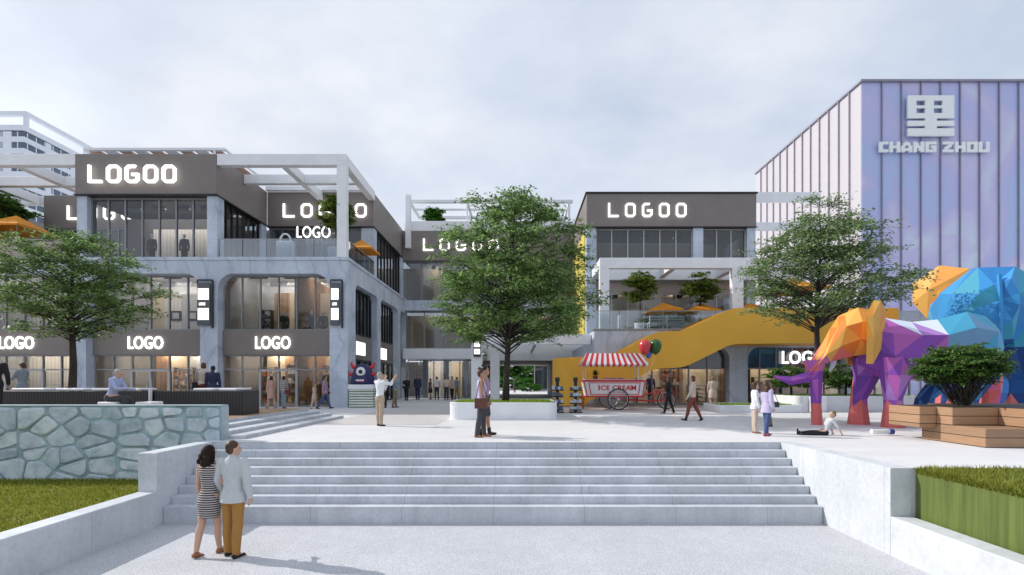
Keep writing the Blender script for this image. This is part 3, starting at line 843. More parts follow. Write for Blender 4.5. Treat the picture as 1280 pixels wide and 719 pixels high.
# terrace railing of the left building
def railing(label, axis, u0, u1, at, z0, z1, n):
    t = thing('glass_railing', label, 'railing', (u0, at, z0) if axis == 'x' else (at, u0, z0))
    for i in range(n):
        a = u0+(u1-u0)*i/n+.02; b = u0+(u1-u0)*(i+1)/n-.02
        m = MB()
        if axis == 'x': m.box(a, b, at-.008, at+.008, z0, z1-.03)
        else: m.box(at-.008, at+.008, a, b, z0, z1-.03)
        m.build('glass_panel', M['railglass'], t)
    m = MB()
    if axis == 'x': m.box(u0, u1, at-.025, at+.025, z1-.029, z1)
    else: m.box(at-.025, at+.025, u0, u1, z1-.029, z1)
    m.build('handrail', M['lightalu'], t)
railing('glass railing along the front of the left roof terrace', 'x', UX1+.02, CX-.62, F+.25, 9.172, 10.2, 5)
railing('glass railing along the side of the left roof terrace', 'y', F+.5, 32.5, CX-.15, 9.172, 10.2, 5)

# ---- cross building behind the courtyard -----------------------------
CB = thing('courtyard_building', 'set back glass fronted building closing the courtyard behind the central tree', 'building', (-3, 44, PZ))
Y = 41.0
MB().bbox(-9.19, 4.34, Y-.35, Y+14, 12.2, 14.55, .01).build('fascia', M['brown'], CB)
MB().bbox(CX+.01, 4.29, Y-.6, Y+1, 8.2, 9.0, .01).build('slab_edge', M['facade'], CB)
MB().bbox(CX+.01, -3.4, Y-1.2, Y+1, 4.35, 5.15, .01).build('canopy_edge', M['white'], CB)
glazing(CB, 'x', CX-.3, 4.34, 9.01, 12.19, Y, 9, gl=M['darkglass'])
glazing(CB, 'x', CX+.01, 4.28, 5.2, 8.19, Y, 9, gl=M['darkglass'])
glazing(CB, 'x', CX+.01, -3.7, PZ, 4.34, Y+.6, 5, gl=M['glass'])
for x_ in (-7.6, -5.9, -4.3): MB().bbox(x_-.2, x_+.2, Y+.7, Y+1.1, PZ, 4.34, .01).build('column', M['wallcon'], CB)
for x0, x1, mm in ((-12.5, -7.4, 'curtain'), (-7.4, -6.2, 'int_warm'), (-6.2, -4.4, 'curtain'), (-4.4, -2, 'int_grey'), (-2, 5, 'curtain')):
    MB().box(x0, x1, Y+2.2, Y+2.25, 9.05, 12.1).build('back_panel', M[mm], CB)
    MB().box(x0, x1, Y+2.0, Y+2.05, 5.2, 8.1).build('back_panel', M[{'curtain': 'int_warm', 'int_warm': 'curtain'}.get(mm, mm)], CB)
for x0, x1, mm in ((-12.5, -8.0, 'int_dark'), (-8, -6.9, 'curtain'), (-6.9, -5.9, 'int_grey'), (-5.9, -5, 'int_warm'), (-5, -3.7, 'int_dark')):
    MB().box(x0, x1, Y+4.5, Y+4.55, PZ, 4.3).build('back_panel', M[mm], CB)
MB().box(-12, 4.2, Y+.2, Y+13.9, 8.6, 8.7).box(CX, 3.9, Y+.7, Y+14, 4.5, 4.65).box(CX+.02, 3.88, Y+.3, Y+13.8, 12.1, 12.19).build('floor_slab', M['white'], CB)
ceiling_lamps(CB, CX+.5, 3.5, Y+.6, Y+2, 12.08, 4, 1, 'lampcool', .2)
ceiling_lamps(CB, CX+.5, -3.5, Y+1.2, Y+4, 4.48, 3, 1, 'lamp', .3)
ceiling_lamps(CB, CX+.5, 3.5, Y+.6, Y+1.9, 8.58, 4, 1, 'lamp', .2)
# passage through it
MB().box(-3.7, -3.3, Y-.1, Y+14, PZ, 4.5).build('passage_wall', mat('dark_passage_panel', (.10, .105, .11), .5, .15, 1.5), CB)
MB().box(3.1, 3.9, Y-.1, Y+14, PZ, 4.5).build('passage_wall', mat('charcoal_passage_panel', (.09, .09, .095), .6, .15, 1.5), CB)  # right wall panel, a slightly darker colour than the left one
MB().box(-3.29, 3.09, Y-.1, Y+14, 4.25, 4.48).build('passage_ceiling', mat('beige_soffit', (.40, .35, .31), .7, .08, 1), CB)
MB().bbox(-9.1, 4.3, Y-.3, Y+.2, 14.552, 15.35, .02).bbox(CX+.01, 4.2, Y+4, Y+4.3, 14.552, 15.35, .02).build('roof_parapet', M['white'], CB)
lit_word('fascia_sign', 'white lit letters on the courtyard fascia half hidden behind the central tree', 'LOGOO', 'x', Y-.35, -7.55, 12.95, .8, .95, .5, .13)
pergola('tall open white roof frame above the courtyard building', [
    ('front_beam', (CX+.1, 4.4, Y+.4, Y+.62, 17.05, 17.3)), ('back_beam', (CX+.1, 4.4, Y+4.5, Y+4.72, 17.05, 17.3)), ('post', (CX+.1, CX+.5, Y-.75, Y-.36, 13.1, 17.3)),
    ('post', (-4.2, -4.08, Y+.4, Y+.62, 15.36, 17.048)), ('post', (-.6, -.48, Y+.4, Y+.62, 15.36, 17.048)), ('post', (4.0, 4.2, Y+.4, Y+.62, 15.36, 17.048)),
    ('rafter', (CX+.1, CX+.25, Y+.622, Y+4.498, 17.05, 17.3)), ('rafter', (-4.2, -4.05, Y+.622, Y+4.498, 17.05, 17.3)), ('rafter', (4.05, 4.2, Y+.622, Y+4.498, 17.05, 17.3)),
    ('post', (-8.3, -8.15, Y+4.5, Y+4.72, 15.36, 17.048)), ('middle_beam', (CX+.26, 4.04, Y+2.3, Y+2.45, 17.08, 17.22))], name='roof_frame')

# white entrance canopy in front of the passage
EC = thing('entrance_canopy', 'white slatted entrance canopy over the passage behind the central planter', 'canopy', (0, 33, PZ))
cx0, cx1 = -2.75, 4.25
MB().bbox(cx0, cx1, 30.0, 30.3, 4.78, 5.38, .012).build('front_beam', M['white'], EC)
MB().bbox(cx0, cx0+.3, 30.302, 40.3, 4.78, 5.38, .012).build('side_beam', M['white'], EC)
MB().bbox(cx0-.02, cx0+.62, 30.02, 30.6, PZ, 4.778, .012).build('post', M['white'], EC)
MB().bbox(cx0+.9, cx0+1.5, 33.6, 34.2, PZ, 4.778, .012).build('post', M['white'], EC)
for i in range(24): MB().box(cx0+.32, cx1-.02, 30.5+i*.4, 30.56+i*.4, 4.95, 5.09).build('slat', M['white'], EC)
MB().box(.95, 1.1, 30.302, 40.3, 4.83, 4.945).build('middle_beam', M['alu'], EC)
MB().box(cx0+.3, cx1, 40.31, 40.55, 4.25, 5.38).build('back_beam', M['white'], EC)
t = thing('hanging_sign', 'small black and white hanging sign on the white canopy post beside the two women', 'sign', (-2.5, 29.8, 4.2))
MB().bbox(-2.62, -2.2, 29.85, 29.95, 4.05, 5.3, .01).build('sign_box', M['black'], t)
for z0, z1 in ((4.62, 5.02), (4.2, 4.5)): MB().box(-2.58, -2.24, 29.835, 29.848, z0, z1).build('lit_panel', M['sign'], t)
MB().box(-2.47, -2.44, 29.825, 29.834, 4.7, 4.94).box(-2.38, -2.35, 29.825, 29.834, 4.7, 4.94).box(-2.47, -2.44, 29.825, 29.834, 4.27, 4.43).box(-2.36, -2.33, 29.825, 29.834, 4.27, 4.43).box(-2.439, -2.361, 29.825, 29.834, 4.34, 4.37).build('characters', M['black'], t)

# ---- right building ---------------------------------------------------
RB = thing('shopping_building', 'brown topped right hand shopping building with glazed upper box and yellow side panels', 'building', (10, 34, PZ))
G = 29.0
rops = [(5.6, 11.96, 4.6, .75), (13.0, 18.6, 4.6, .75), (19.6, 25.6, 4.6, .75)]
MB().prism(comb(4.3, 26.5, PZ-.05, 5.5, rops), 'y', G, G+.8).build('front_wall', M['facade'], RB)
MB().box(4.3, 4.9, G+.801, 43, PZ-.05, 5.5).build('side_wall', M['facade'], RB)
MB().bbox(4.24, 26.5, G-.05, G+.5, 5.503, 5.6, .01).build('ledge', M['alu'], RB)
MB().box(4.35, 26.5, G+.502, 43, 5.35, 5.52).build('terrace_floor', M['wallcon'], RB)
for a, b, zt, r in rops:
    glazing(RB, 'x', a, b, PZ, zt, G+.6, 6, transoms=(3.35,), name='shop_window')
    MB().box(a, b, G+.66, G+.72, 3.36, 4.58).build('upper_panel', stripes('grey_louvre', (.09, .095, .10), (.15, .155, .16), .12, .5, 'z', .5), RB)
    ceiling_lamps(RB, a, b, G+1.2, 34, 4.52, 3, 2, 'lamp', .5)
MB().box(4.9, 26, G+.81, 35.3, 4.55, 4.75).build('floor_slab', M['white'], RB)
MB().box(4.9, 26, 35.0, 35.3, PZ, 4.54).build('inner_wall', M['int_grey'], RB)
MB().box(4.9, 26, G+.85, 35, PZ+.005, PZ+.03).build('shop_floor', M['int_floor'], RB)
for x0, x1, mm in ((5.6, 7, 'int_dark'), (7, 9.2, 'int_warm'), (9.2, 10.6, 'int_wood'), (10.6, 12.4, 'int_warm'), (12.9, 14.4, 'int_wood'), (14.4, 16.5, 'int_warm'), (16.5, 18.8, 'int_grey')):
    MB().box(x0, x1, 33.0, 33.05, PZ+.03, 4.4).build('back_panel', M[mm], RB)
UB = 32.7; ux0, ux1 = 4.36, 15.2
MB().bbox(ux0, ux1, UB, 43, 12.5, 14.6, .01).build('fascia', M['brown'], RB)
MB().bbox(ux0-.08, ux1+.08, UB-.08, 43.1, 14.602, 14.7, .01).build('roof_cap', M['black'], RB)
MB().bbox(10.9, 11.5, 33.4, 34.2, 14.702, 14.88, .02).build('roof_hatch', M['black'], RB)
MB().box(ux0-.03, ux1+.05, UB-.04, 43, 12.45, 12.499).build('trim', M['black'], RB)
for a, b in ((ux0, ux0+.62), (11.2, 11.85), (ux1-.55, ux1)): MB().bbox(a, b, UB+.1, UB+.7, 5.52, 12.449, .01).build('column', M['facade'], RB)
for a, b, n in ((ux0+.62, 11.2, 6), (11.85, ux1-.55, 3)):
    glazing(RB, 'x', a, b, 9.0, 12.44, UB+.4, n, t=.07, gl=M['darkglass'], fr=M['lightalu'])
    glazing(RB, 'x', a, b, 5.53, 8.3, UB+.4, n, t=.07, gl=M['glass'], fr=M['lightalu'])
    MB().box(a, b, UB+.3, UB+.5, 8.302, 8.998).build('spandrel', mat('taupe_spandrel', (.36, .31, .28), .6, .08, 1), RB)
MB().box(ux0+.6, ux1-.5, UB+4, UB+4.05, 5.53, 12.4).build('inner_wall', M['int_dark'], RB)
MB().box(ux0+.6, ux1-.5, UB+.6, UB+4, 8.5, 8.8).build('floor_slab', M['int_warm'], RB)
ceiling_lamps(RB, ux0+1, ux1-1, UB+1, UB+3.5, 8.48, 4, 1, 'lampcool', .3)
ceiling_lamps(RB, ux0+1, ux1-1, UB+1, UB+3.5, 12.42, 4, 1, 'lampcool', .3)
MB().box(ux1-.02, ux1, UB+.71, 43, 5.53, 12.44).build('side_wall', M['facade'], RB)
for i in range(4):
    for j in range(3):
        MB().bbox(ux0-.06, ux0, UB+.75+i*2.5, UB+3.2+i*2.5, 5.55+j*2.3, 7.83+j*2.3, .01).build('yellow_panel', M['yellowpanel'], RB)
MB().box(ux0+.01, ux0+.1, UB+.71, 43, 5.53, 12.44).build('side_wall', M['facade'], RB)
lit_word('fascia_sign', 'slim white lit LOGOO letters on the brown fascia of the right hand building', 'LOGOO', 'x', UB, 5.72, 13.08, .66, .88, .42, .115)
font_word('shop_sign', 'white lit LOGO sign in the right arch behind the orange elephant head', 'LOGO', 15.15, G+.5, 3.62, .74, xs=.85, bold=.014)
railing('glass railing along the right hand roof terrace above the ochre staircase', 'x', 4.4, 26.4, G+.25, 5.602, 6.65, 16)
pergola('white steel pergola on the right hand terrace with two stout posts', [
    ('front_beam', (4.7, 19.5, G+.55, G+.95, 9.15, 9.75)), ('post', (4.7, 5.25, G+.55, G+.95, 5.53, 9.148)), ('post', (12.35, 13.0, G+.55, G+.95, 5.53, 9.148)),
    ('rafter', (4.7, 5.1, G+.952, 34.2, 9.18, 9.72)), ('rafter', (8.9, 9.25, G+.952, UB-.25, 9.18, 9.72)), ('rafter', (12.5, 12.9, G+.952, UB-.25, 9.18, 9.72)), ('back_beam', (5.102, 19.5, UB-.248, UB+.02, 9.05, 9.75))])
# white beams further right behind the building
pergola('thin white beams bridging from the right hand building to the purple tower', [
    ('upper_beam', (15.3, 24.5, 41.5, 41.9, 17.2, 17.95)), ('lower_beam', (15.3, 24.5, 41.5, 41.9, 14.9, 15.5)), ('post', (24.1, 24.5, 41.5, 41.9, PZ, 14.898))], name='link_frame')

# ---- tower with the CHANG ZHOU sign ----------------------------------
def irid(name, c1, c2, c3, c4, sca):
    m, nt, out = nodes(name)
    p = N(nt, 'ShaderNodeBsdfPrincipled'); nt.links.new(p.outputs[0], out.inputs[0]); p.inputs['Roughness'].default_value = .35
    v = coords(nt, 'Object', (1, 1, .8))
    nz = N(nt, 'ShaderNodeTexNoise'); nz.inputs['Scale'].default_value = sca; nz.inputs['Detail'].default_value = 5; nz.inputs['Distortion'].default_value = 1.6
    nt.links.new(v, nz.inputs['Vector'])
    r = ramp(nt, nz.outputs['Fac'], [(.28, c1), (.44, c2), (.56, c3), (.72, c4)])
    nt.links.new(r.outputs[0], p.inputs['Base Color']); return m
TW = thing('exhibition_tower', 'tall windowless hall with iridescent lavender panels and dark vertical fins on the right', 'building', (45, 52, PZ))
tx0, tx1, ty0, ty1, tzt = 28.15, 70.0, 42.0, 60.6, 27.1
MB().box(tx0+.02, tx1, ty0+.02, ty1, PZ-.1, tzt-.1).build('core', mat('tower_core', (.5, .5, .55), .7, .05, 1), TW)
front = irid('iridescent_lavender', (.40, .55, .81), (.45, .49, .79), (.54, .51, .78), (.60, .68, .83), .16)
side = irid('iridescent_blush', (.49, .49, .53), (.53, .51, .54), (.52, .50, .54), (.51, .51, .55), .12)
fr_ = MB(); pn = MB()
i = 0; x = tx0
while x < tx1:
    MB().box(x+.02, min(x+1.58, tx1), ty0-.02, ty0+.018, PZ, tzt).build('front_panel', front, TW); x += 1.6
y = ty0+.02
while y < ty1:
    MB().box(tx0-.02, tx0+.018, y+.02, min(y+1.42, ty1), PZ, tzt).build('side_panel', side, TW); y += 1.44
x = tx0 + 1.59
f1_ = MB()
finm = mat('dark_fin', (.28, .27, .34), .5, .1, 2)
while x < tx1:
    MB().box(x-.02, x+.045, ty0-.16, ty0-.021, PZ, tzt).build('fin', finm, TW); x += 1.6
y = ty0 + 1.44
finl = mat('mauve_fin', (.40, .35, .40), .5, .1, 2)
while y < ty1:
    MB().box(tx0-.16, tx0-.021, y-.03, y+.04, PZ, tzt).build('fin', finl, TW); y += 1.44
MB().box(tx0-.18, tx1, ty0-.24, ty1+.1, tzt+.002, tzt+.16).build('roof_cap', finm, TW)
# emblem and letters as stepped block shapes
def bitmap_word(t, part, rows, u, z, cw, chh, at, depth, material):
    """rows: strings, '#' filled; horizontal runs become boxes; runs in neighbouring rows touch edge to edge"""
    m = MB()
    nrow = len(rows)
    for r_, s_ in enumerate(rows):
        zt = z + (nrow-r_)*chh; k = 0
        while k < len(s_):
            if s_[k] == '#':
                e = k
                while e < len(s_) and s_[e] == '#': e += 1
                m.box(u+k*cw, u+e*cw, at-depth, at, zt-chh, zt); k = e
            else: k += 1
    return m.build(part, material, t)
signw = mat('pale_grey_sign_letters', (.82, .87, .88), .5, .03, 3)
t = thing('tower_sign', 'pale CHANG ZHOU lettering with square character emblem above it on the lavender tower', 'sign', (33, 41.7, 21))
em = ["################"]*2 + ["###....##....###"]*2 + ["################"]*2 + ["###....##....###"]*2 + ["################"]*2 + ["......####......"] + ["################"]*3 + ["......####......"] + ["################"]*3
em = ["################", "################", "###...###...####", "###...###...####", "################", "###...###...####", "###...###...####", "################", "################", "......####......", "################", "################", "......####......", "################", "################", "################"]
bitmap_word(t, 'emblem', em, 31.65, 22.55, 3.78/16, 3.3/16, ty0-.23, .16, signw)
letters = {
 'C': ["#####", "#####", "##...", "##...", "##...", "##...", "#####", "#####"], 'H': ["##..##", "##..##", "##..##", "######", "######", "##..##", "##..##", "##..##"],
 'A': ["..##..", ".####.", ".####.", "##..##", "##..##", "######", "######", "##..##"], 'N': ["##..##", "###.##", "###.##", "######", "######", "##.###", "##.###", "##..##"],
 'G': ["######", "######", "##....", "##.###", "##.###", "##..##", "######", "######"], 'Z': ["######", "######", "...##.", "..###.", ".###..", ".##...", "######", "######"],
 'O': ["######", "######", "##..##", "##..##", "##..##", "##..##", "######", "######"], 'U': ["##..##", "##..##", "##..##", "##..##", "##..##", "##..##", "######", "######"]}
u = 29.35; cw = 8.4/57
for ch in "CHANG ZHOU":
    if ch == ' ': u += cw*3; continue
    bitmap_word(t, 'letter', letters[ch], u, 21.25, cw, .105, ty0-.23, .14, signw)
    u += cw*(len(letters[ch][0]) + .62)

# ---- far apartment tower at the left ---------------------------------
AT = thing('apartment_tower', 'distant white banded apartment tower rising behind the left pergola', 'building', (-150, 160, 0))
ax1, ay0 = -125.5, 130.0
bandw = mat('tower_white_band', (.70, .74, .80), .6, .04, .3); bandg = mat('tower_blue_window_strip', (.10, .14, .20), .25, .2, .4, stretch=(1, 1, .2))
MB().box(-190, ax1-.3, ay0+.3, 185, 0, 66).build('window_strips', bandg, AT)
for k in range(23):
    MB().bbox(-190, ax1, ay0, 185.2, 1.4+k*2.95, 2.75+k*2.95, .02).build('floor_band', bandw, AT)
for k in range(7): MB().box(ax1-.31, ax1-.02, ay0+6+k*7.6, ay0+7.6+k*7.6, 1, 66).build('pier', bandw, AT)
for k in range(22): MB().box(ax1-.31, ax1-.2, ay0+1+k*2.4, ay0+1.25+k*2.4, 1, 66).build('mullion', bandw, AT)
for k in range(8): MB().box(ax1-2-k*2.1, ax1-1.75-k*2.1, ay0+.2, ay0+.31, 1, 66).build('mullion', bandw, AT)
for xx in (-131, -141): MB().box(xx, xx+2.2, ay0+.02, ay0+.31, 1, 66).build('pier', bandw, AT)
for yy in (ay0+1, ay0+19, ay0+37, 184): MB().box(ax1-1.2, ax1-.4, yy, yy+.8, 67, 71.5).build('roof_post', bandw, AT)
MB().box(-190, ax1-.3, ay0+.9, ay0+1.9, 70.5, 71.6).box(ax1-1.3, ax1-.3, ay0+1.91, 185, 70.5, 71.6).build('roof_frame', bandw, AT)
# ================================================================== OCHRE STAIRCASE
SS = thing('outdoor_staircase', 'big ochre steel staircase with solid parapets climbing to the right hand terrace', 'staircase', (8, 28, PZ))
def P2(px, py, d=27.0): return ((px-648)*d/640, 2.65+(476-py)*d/640)
prof_t = [P2(695, 447), P2(763, 445.6), P2(820, 415), P2(855, 413.5), P2(915, 385), P2(1125, 385)]
prof_b = [P2(693, 509), P2(726, 507), P2(820, 460.6), P2(855, 459.5), P2(915, 430), P2(1125, 428)]
def interp(pr, x):
    if x <= pr[0][0]: return pr[0][1]
    for (a, za), (b, zb) in zip(pr, pr[1:]):
        if a <= x <= b: return za + (zb-za)*(x-a)/(b-a)
    return pr[-1][1]
def smooth_prof(pr, x, k=.35):
    return sum(interp(pr, x + k*s_) for s_ in (-1, -.6, -.3, 0, .3, .6, 1))/7
def parapet(path, thick, name, zb=None, zt=None):
    rings = []
    for i, (x, y, s_) in enumerate(path):
        a = path[max(i-1, 0)]; b = path[min(i+1, len(path)-1)]
        dx, dy = b[0]-a[0], b[1]-a[1]; L = math.hypot(dx, dy); nx, ny = -dy/L*thick, dx/L*thick
        lo = smooth_prof(prof_b, s_); hi = smooth_prof(prof_t, s_); lo = max(lo, PZ-.02)
        rings.append([(x, y, lo), (x+nx, y+ny, lo), (x+nx, y+ny, hi), (x, y, hi)])
    return MB().loft(rings).build(name, M['yellow'], SS)
path = []
for i in range(13):                      # rounded landing end, quarter turn to the back
    a = R(180 + 90*i/12)
    path.append((3.55 + 1.6*math.cos(a), 28.5 + 1.5*math.sin(a), 2.0 + .12*i))
xs = [3.55 + .25*i for i in range(1, 67)]
path += [(x, 27.0, x) for x in xs]
path = [(1.95, 29.4, 2.0), (1.95, 28.9, 2.0)] + path
parapet(path, .14, 'front_parapet')
back = [(3.6 + .3*i, 28.75, 3.6 + .3*i) for i in range(0, 55)]
parapet(back, .12, 'back_parapet')
# soffit slab and steps between the parapets
rings = []
for x in [4.0 + .25*i for i in range(0, 65)]:
    lo = max(smooth_prof(prof_b, x) + .03, PZ + .01)
    rings.append([(x, 27.145, lo), (x, 28.748, lo), (x, 28.748, lo+.22), (x, 27.145, lo+.22)])
MB().loft(rings).build('soffit', M['yellow'], SS)
x = 4.2
while x < 15.5:
    zt = smooth_prof(prof_b, x+.15) + .42
    MB().box(x, x+.3, 27.146, 28.746, zt-.17, zt).build('step', M['wallcon'], SS); x += .3
MB().box(2.3, 4.2, 28.1, 29.0, PZ, PZ+.18).build('step', M['wallcon'], SS)

# ================================================================== TREES
def tree(name, label, base, z_top, env, nspray, leaves, leaf, mt, seed, trunk_r, fork, cat='tree', group=None, spread=1.0, stems=1, twig=.9, droop=.12, thin=1.0, center=None):
    """env: list of (z, radius); sprays of leaves on twigs carried by curved limbs"""
    rr = random.Random(seed)
    bx, by, bz = base
    t = thing(name, label, cat, base, 0, group)
    cx, cy = center or (bx, by)
    zs_ = [e[0] for e in env]
    def rad(z):
        for (a, ra), (b, rb) in zip(env, env[1:]):
            if a <= z <= b: return ra + (rb-ra)*(z-a)/(b-a)
        return 0
    cent = []; tries = 0
    tot = max(e[1] for e in env)
    while len(cent) < nspray and tries < 40000:
        tries += 1
        z = rr.uniform(zs_[0], zs_[-1]); r_ = rad(z)
        if rr.random() > (r_/tot)**1.3: continue
        a = rr.uniform(0, 2*PI); q = r_*(rr.random()**.42)
        lump = 1 + .16*math.sin(3*a + seed + z*1.3) + .1*math.sin(7*a+z*3)
        p = Vector((cx + q*lump*math.cos(a), cy + q*lump*math.sin(a), z))
        if any((p-o).length < .42*twig for o in cent): continue
        cent.append(p)
    wm = MB(); lv = []; lf = []
    # trunk
    tops = []
    if stems == 1:
        pts = [Vector((bx, by, bz-.05))]
        n = 7; H_ = zs_[-1]-bz
        for i in range(1, n+1):
            k = i/n
            pts.append(Vector((bx + (cx-bx)*k + rr.uniform(-.04, .04)*H_*.15, by + (cy-by)*k + rr.uniform(-.04, .04)*H_*.15, bz + H_*.9*k)))
        wm.tube(pts, [trunk_r*(1.18 if i == 0 else 1)*(1-.9*(i/n)**1.1)+.008 for i in range(n+1)], 10)
        axis = pts
    def on_axis(z):
        for a, b in zip(axis, axis[1:]):
            if a.z <= z <= b.z: return a.lerp(b, (z-a.z)/(b.z-a.z))
        return axis[-1]
    for c in cent:
        if stems == 1:
            hd = math.hypot(c.x-cx, c.y-cy)
            za = max(fork + rr.random()*.9, min(c.z - hd*.5, zs_[-1]-.3)); s0 = on_axis(za)
            fz = (za-bz)/(zs_[-1]-bz); r0 = trunk_r*(1-.85*fz)*.24
        else:
            k = rr.randrange(stems); a = 2*PI*k/stems
            s0 = Vector((bx + .05*math.cos(a)*stems*.4, by + .05*math.sin(a)*stems*.4, bz)); r0 = trunk_r*.5
        mid = s0.lerp(c, .5) + Vector((rr.uniform(-.15, .15), rr.uniform(-.15, .15), (.10 if stems == 1 else -.02)*(c-s0).length))
        pts = []
        for i in range(6):
            k = i/5; pts.append(s0*(1-k)**2 + mid*2*k*(1-k) + c*k*k)
        wm.tube(pts, [r0*(1-.85*i/5)+.006 for i in range(6)], 5, cap=False)
        out = Vector((c.x-cx, c.y-cy, 0))
        if out.length < .2: out = Vector((rr.uniform(-1, 1), rr.uniform(-1, 1), .2))
        out.normalize(); base_a = math.atan2(out.y, out.x)
        ntw = 9
        for j in range(ntw):
            a = base_a + rr.uniform(-1.9, 1.9)*spread; L = twig*rr.uniform(.55, 1.15); up = rr.uniform(-.12, .32)
            st_ = c - out*rr.uniform(0, .35)*twig + Vector((0, 0, rr.uniform(-.16, .16)*twig))
            dirv = Vector((math.cos(a), math.sin(a), up))
            e = st_ + dirv*L - Vector((0, 0, droop*L*L))
            wm.tube([st_, st_.lerp(e, .55)+Vector((0, 0, droop*.4*L)), e], [.010*thin, .007*thin, .003*thin], 3, cap=False)
            nl = max(3, int(leaves/ntw*rr.uniform(.7, 1.3)))
            sd = Vector((-math.sin(a), math.cos(a), 0))
            for l_ in range(nl):
                k = rr.uniform(.08, 1.05); p = st_.lerp(e, k) + Vector((0, 0, droop*1.3*k*(1-k)*L))
                p += sd*rr.gauss(0, .13*twig) + Vector((0, 0, rr.gauss(0, .05*twig)))
                sz = leaf*rr.uniform(.65, 1.25)
                la = a + rr.uniform(-1.3, 1.3); ti = rr.gauss(0, .45); ro = rr.gauss(0, .5)
                u = Vector((math.cos(la)*math.cos(ti), math.sin(la)*math.cos(ti), math.sin(ti)-.15))
                v = Vector((-math.sin(la), math.cos(la), ro)).normalized()
                i0 = len(lv)
                lv += [p-u*sz*.5, p+v*sz*.30, p+u*sz*.55, p-v*sz*.30]; lf.append((i0, i0+1, i0+2, i0+3))
    wm.build('trunk', M['bark'], t, smooth=True)
    me = bpy.data.meshes.new('crown'); me.from_pydata([tuple(p) for p in lv], [], lf); me.update()
    link_mesh('crown', me, mt, t)
    return t

tree('broadleaf_tree', 'broad spreading tree behind the dark benches on the left deck', (-17.45, 20.0, DZ-.2), 8.6,
     [(4.4, .7), (4.9, 1.8), (5.6, 2.4), (6.6, 2.5), (7.5, 1.85), (8.1, 1.0), (8.5, .3)], 100, 210, .125, M['leafA'], 11, .15, 3.9, twig=1.0)
tree('broadleaf_tree', 'tallest dense tree standing in the white planter in the middle of the plaza', (-.5, 20.0, PZ+.6), 10.2,
     [(4.1, 1.1), (4.7, 2.5), (5.6, 2.9), (6.6, 2.85), (7.6, 2.75), (8.6, 2.35), (9.4, 1.35), (9.9, .5)], 190, 205, .13, M['leafA'], 5, .125, 3.6, twig=1.0, center=(-.2, 20.0))
tree('broadleaf_tree', 'spreading pale green tree behind the orange elephant head', (11.33, 19.5, PZ), 9.4,
     [(5.0, .8), (5.45, 2.2), (6.0, 2.75), (6.8, 2.5), (7.65, 2.05), (8.45, 1.45), (9.0, .85), (9.4, .3)], 125, 215, .115, M['leafB'], 8, .13, 4.1, twig=1.0, center=(11.5, 19.5))

def ball(name, label, base, z0, z1, r_, n, seed, mt, leaf=.14, stems=1, trunk=.05, cat='shrub', leaves=120, twig=.5, group=None):
    h = z1-z0
    return tree(name, label, base, z1, [(z0, r_*.55), (z0+h*.3, r_), (z0+h*.65, r_*.95), (z0+h*.9, r_*.6), (z1, r_*.25)], n, leaves, leaf, mt, seed, trunk, z0-.1, cat, group, stems=stems, twig=twig, thin=.7)

# ================================================================== PLANTERS
def rounded(x0, x1, y0, y1, r, n=6):
    p = []
    for cx, cy, a0 in ((x1-r, y1-r, 0), (x0+r, y1-r, 90), (x0+r, y0+r, 180), (x1-r, y0+r, 270)):
        p += arc(cx, cy, r, a0, a0+90, n)
    return p
def planter(label, x0, x1, y0, y1, h, r=.35, z=PZ, rim=.08, grass=True, seed=0, mt=None):
    t = thing('planter', label, 'planter', ((x0+x1)/2, (y0+y1)/2, z))
    o = rounded(x0, x1, y0, y1, r); i_ = rounded(x0+rim, x1-rim, y0+rim, y1-rim, r-rim*.7)
    o2 = rounded(x0+.02, x1-.02, y0+.02, y1-.02, r-.02); ic = rounded(x0+rim-.02, x1-rim+.02, y0+rim-.02, y1-rim+.02, r-rim*.7)
    def at(p, zz): return [(a, b, zz) for a, b in p]
    MB().loft([at(o, z-.02), at(o, z+h-.02), at(o2, z+h), at(ic, z+h), at(i_, z+h-.02), at(i_, z+h-.14)], cap=False).build('planter_wall', mt or M['whitewall'], t, smooth=False)
    MB().add(at(i_, z+h-.06), [tuple(range(len(i_)))]).build('soil', M['planttop'], t)
    if grass:
        rr = random.Random(seed); m = MB()
        for k in range(int(2600*(x1-x0)*(y1-y0)/12)):
            x = rr.uniform(x0+rim+.03, x1-rim-.03); y = rr.uniform(y0+rim+.03, y1-rim-.03); a = rr.uniform(0, 2*PI); hh = rr.uniform(.06, .13)
            dx, dy = math.cos(a)*.022, math.sin(a)*.022; lx, ly = rr.uniform(-.05, .05), rr.uniform(-.05, .05)
            m.add([(x-dx, y-dy, z+h-.07), (x+dx, y+dy, z+h-.07), (x+lx, y+ly, z+h-.07+hh)], [(0, 1, 2)])
        tag(m.build('grass', M['bright_blade'], t), kind='stuff')
    return t
M['bright_blade'] = foliage('planter_grass_blades', (.15, .26, .02), (.24, .37, .035), (.34, .46, .06), .3)
planter('long low white planter with rounded corners holding the central tree', -2.52, 1.42, 18.4, 21.6, .63, .45, seed=1)
planter('lowest white planter strip behind the two walkers, ending beside the concrete pillar', 8.9, 12.6, 22.4, 24.9, .34, .3, seed=2)
planter('white planter with small round trees beyond the orange elephant trunk', 12.62, 18.6, 23.2, 26.4, .72, .3, seed=3)
MB_ = thing('utility_box', 'small bright white box standing against the planter behind the standing girl', 'box', (13.5, 23.1, PZ))
MB().bbox(13.15, 13.8, 22.9, 23.15, PZ, PZ+.7, .02).build('box_body', M['white'], MB_)
for i, (x, y, lb) in enumerate(((12.9+.2, 24.6, 'small flat topped tree in the right planter nearest the right arch'), (15.6, 24.4, 'small flat topped tree in the right planter under the elephant chin'))):
    ball('small_tree', lb, (x, y, PZ+.65), 2.35, 3.45, 1.0, 30, 30+i, M['leafD'], .13, 1, .05, 'tree', 150, .5)

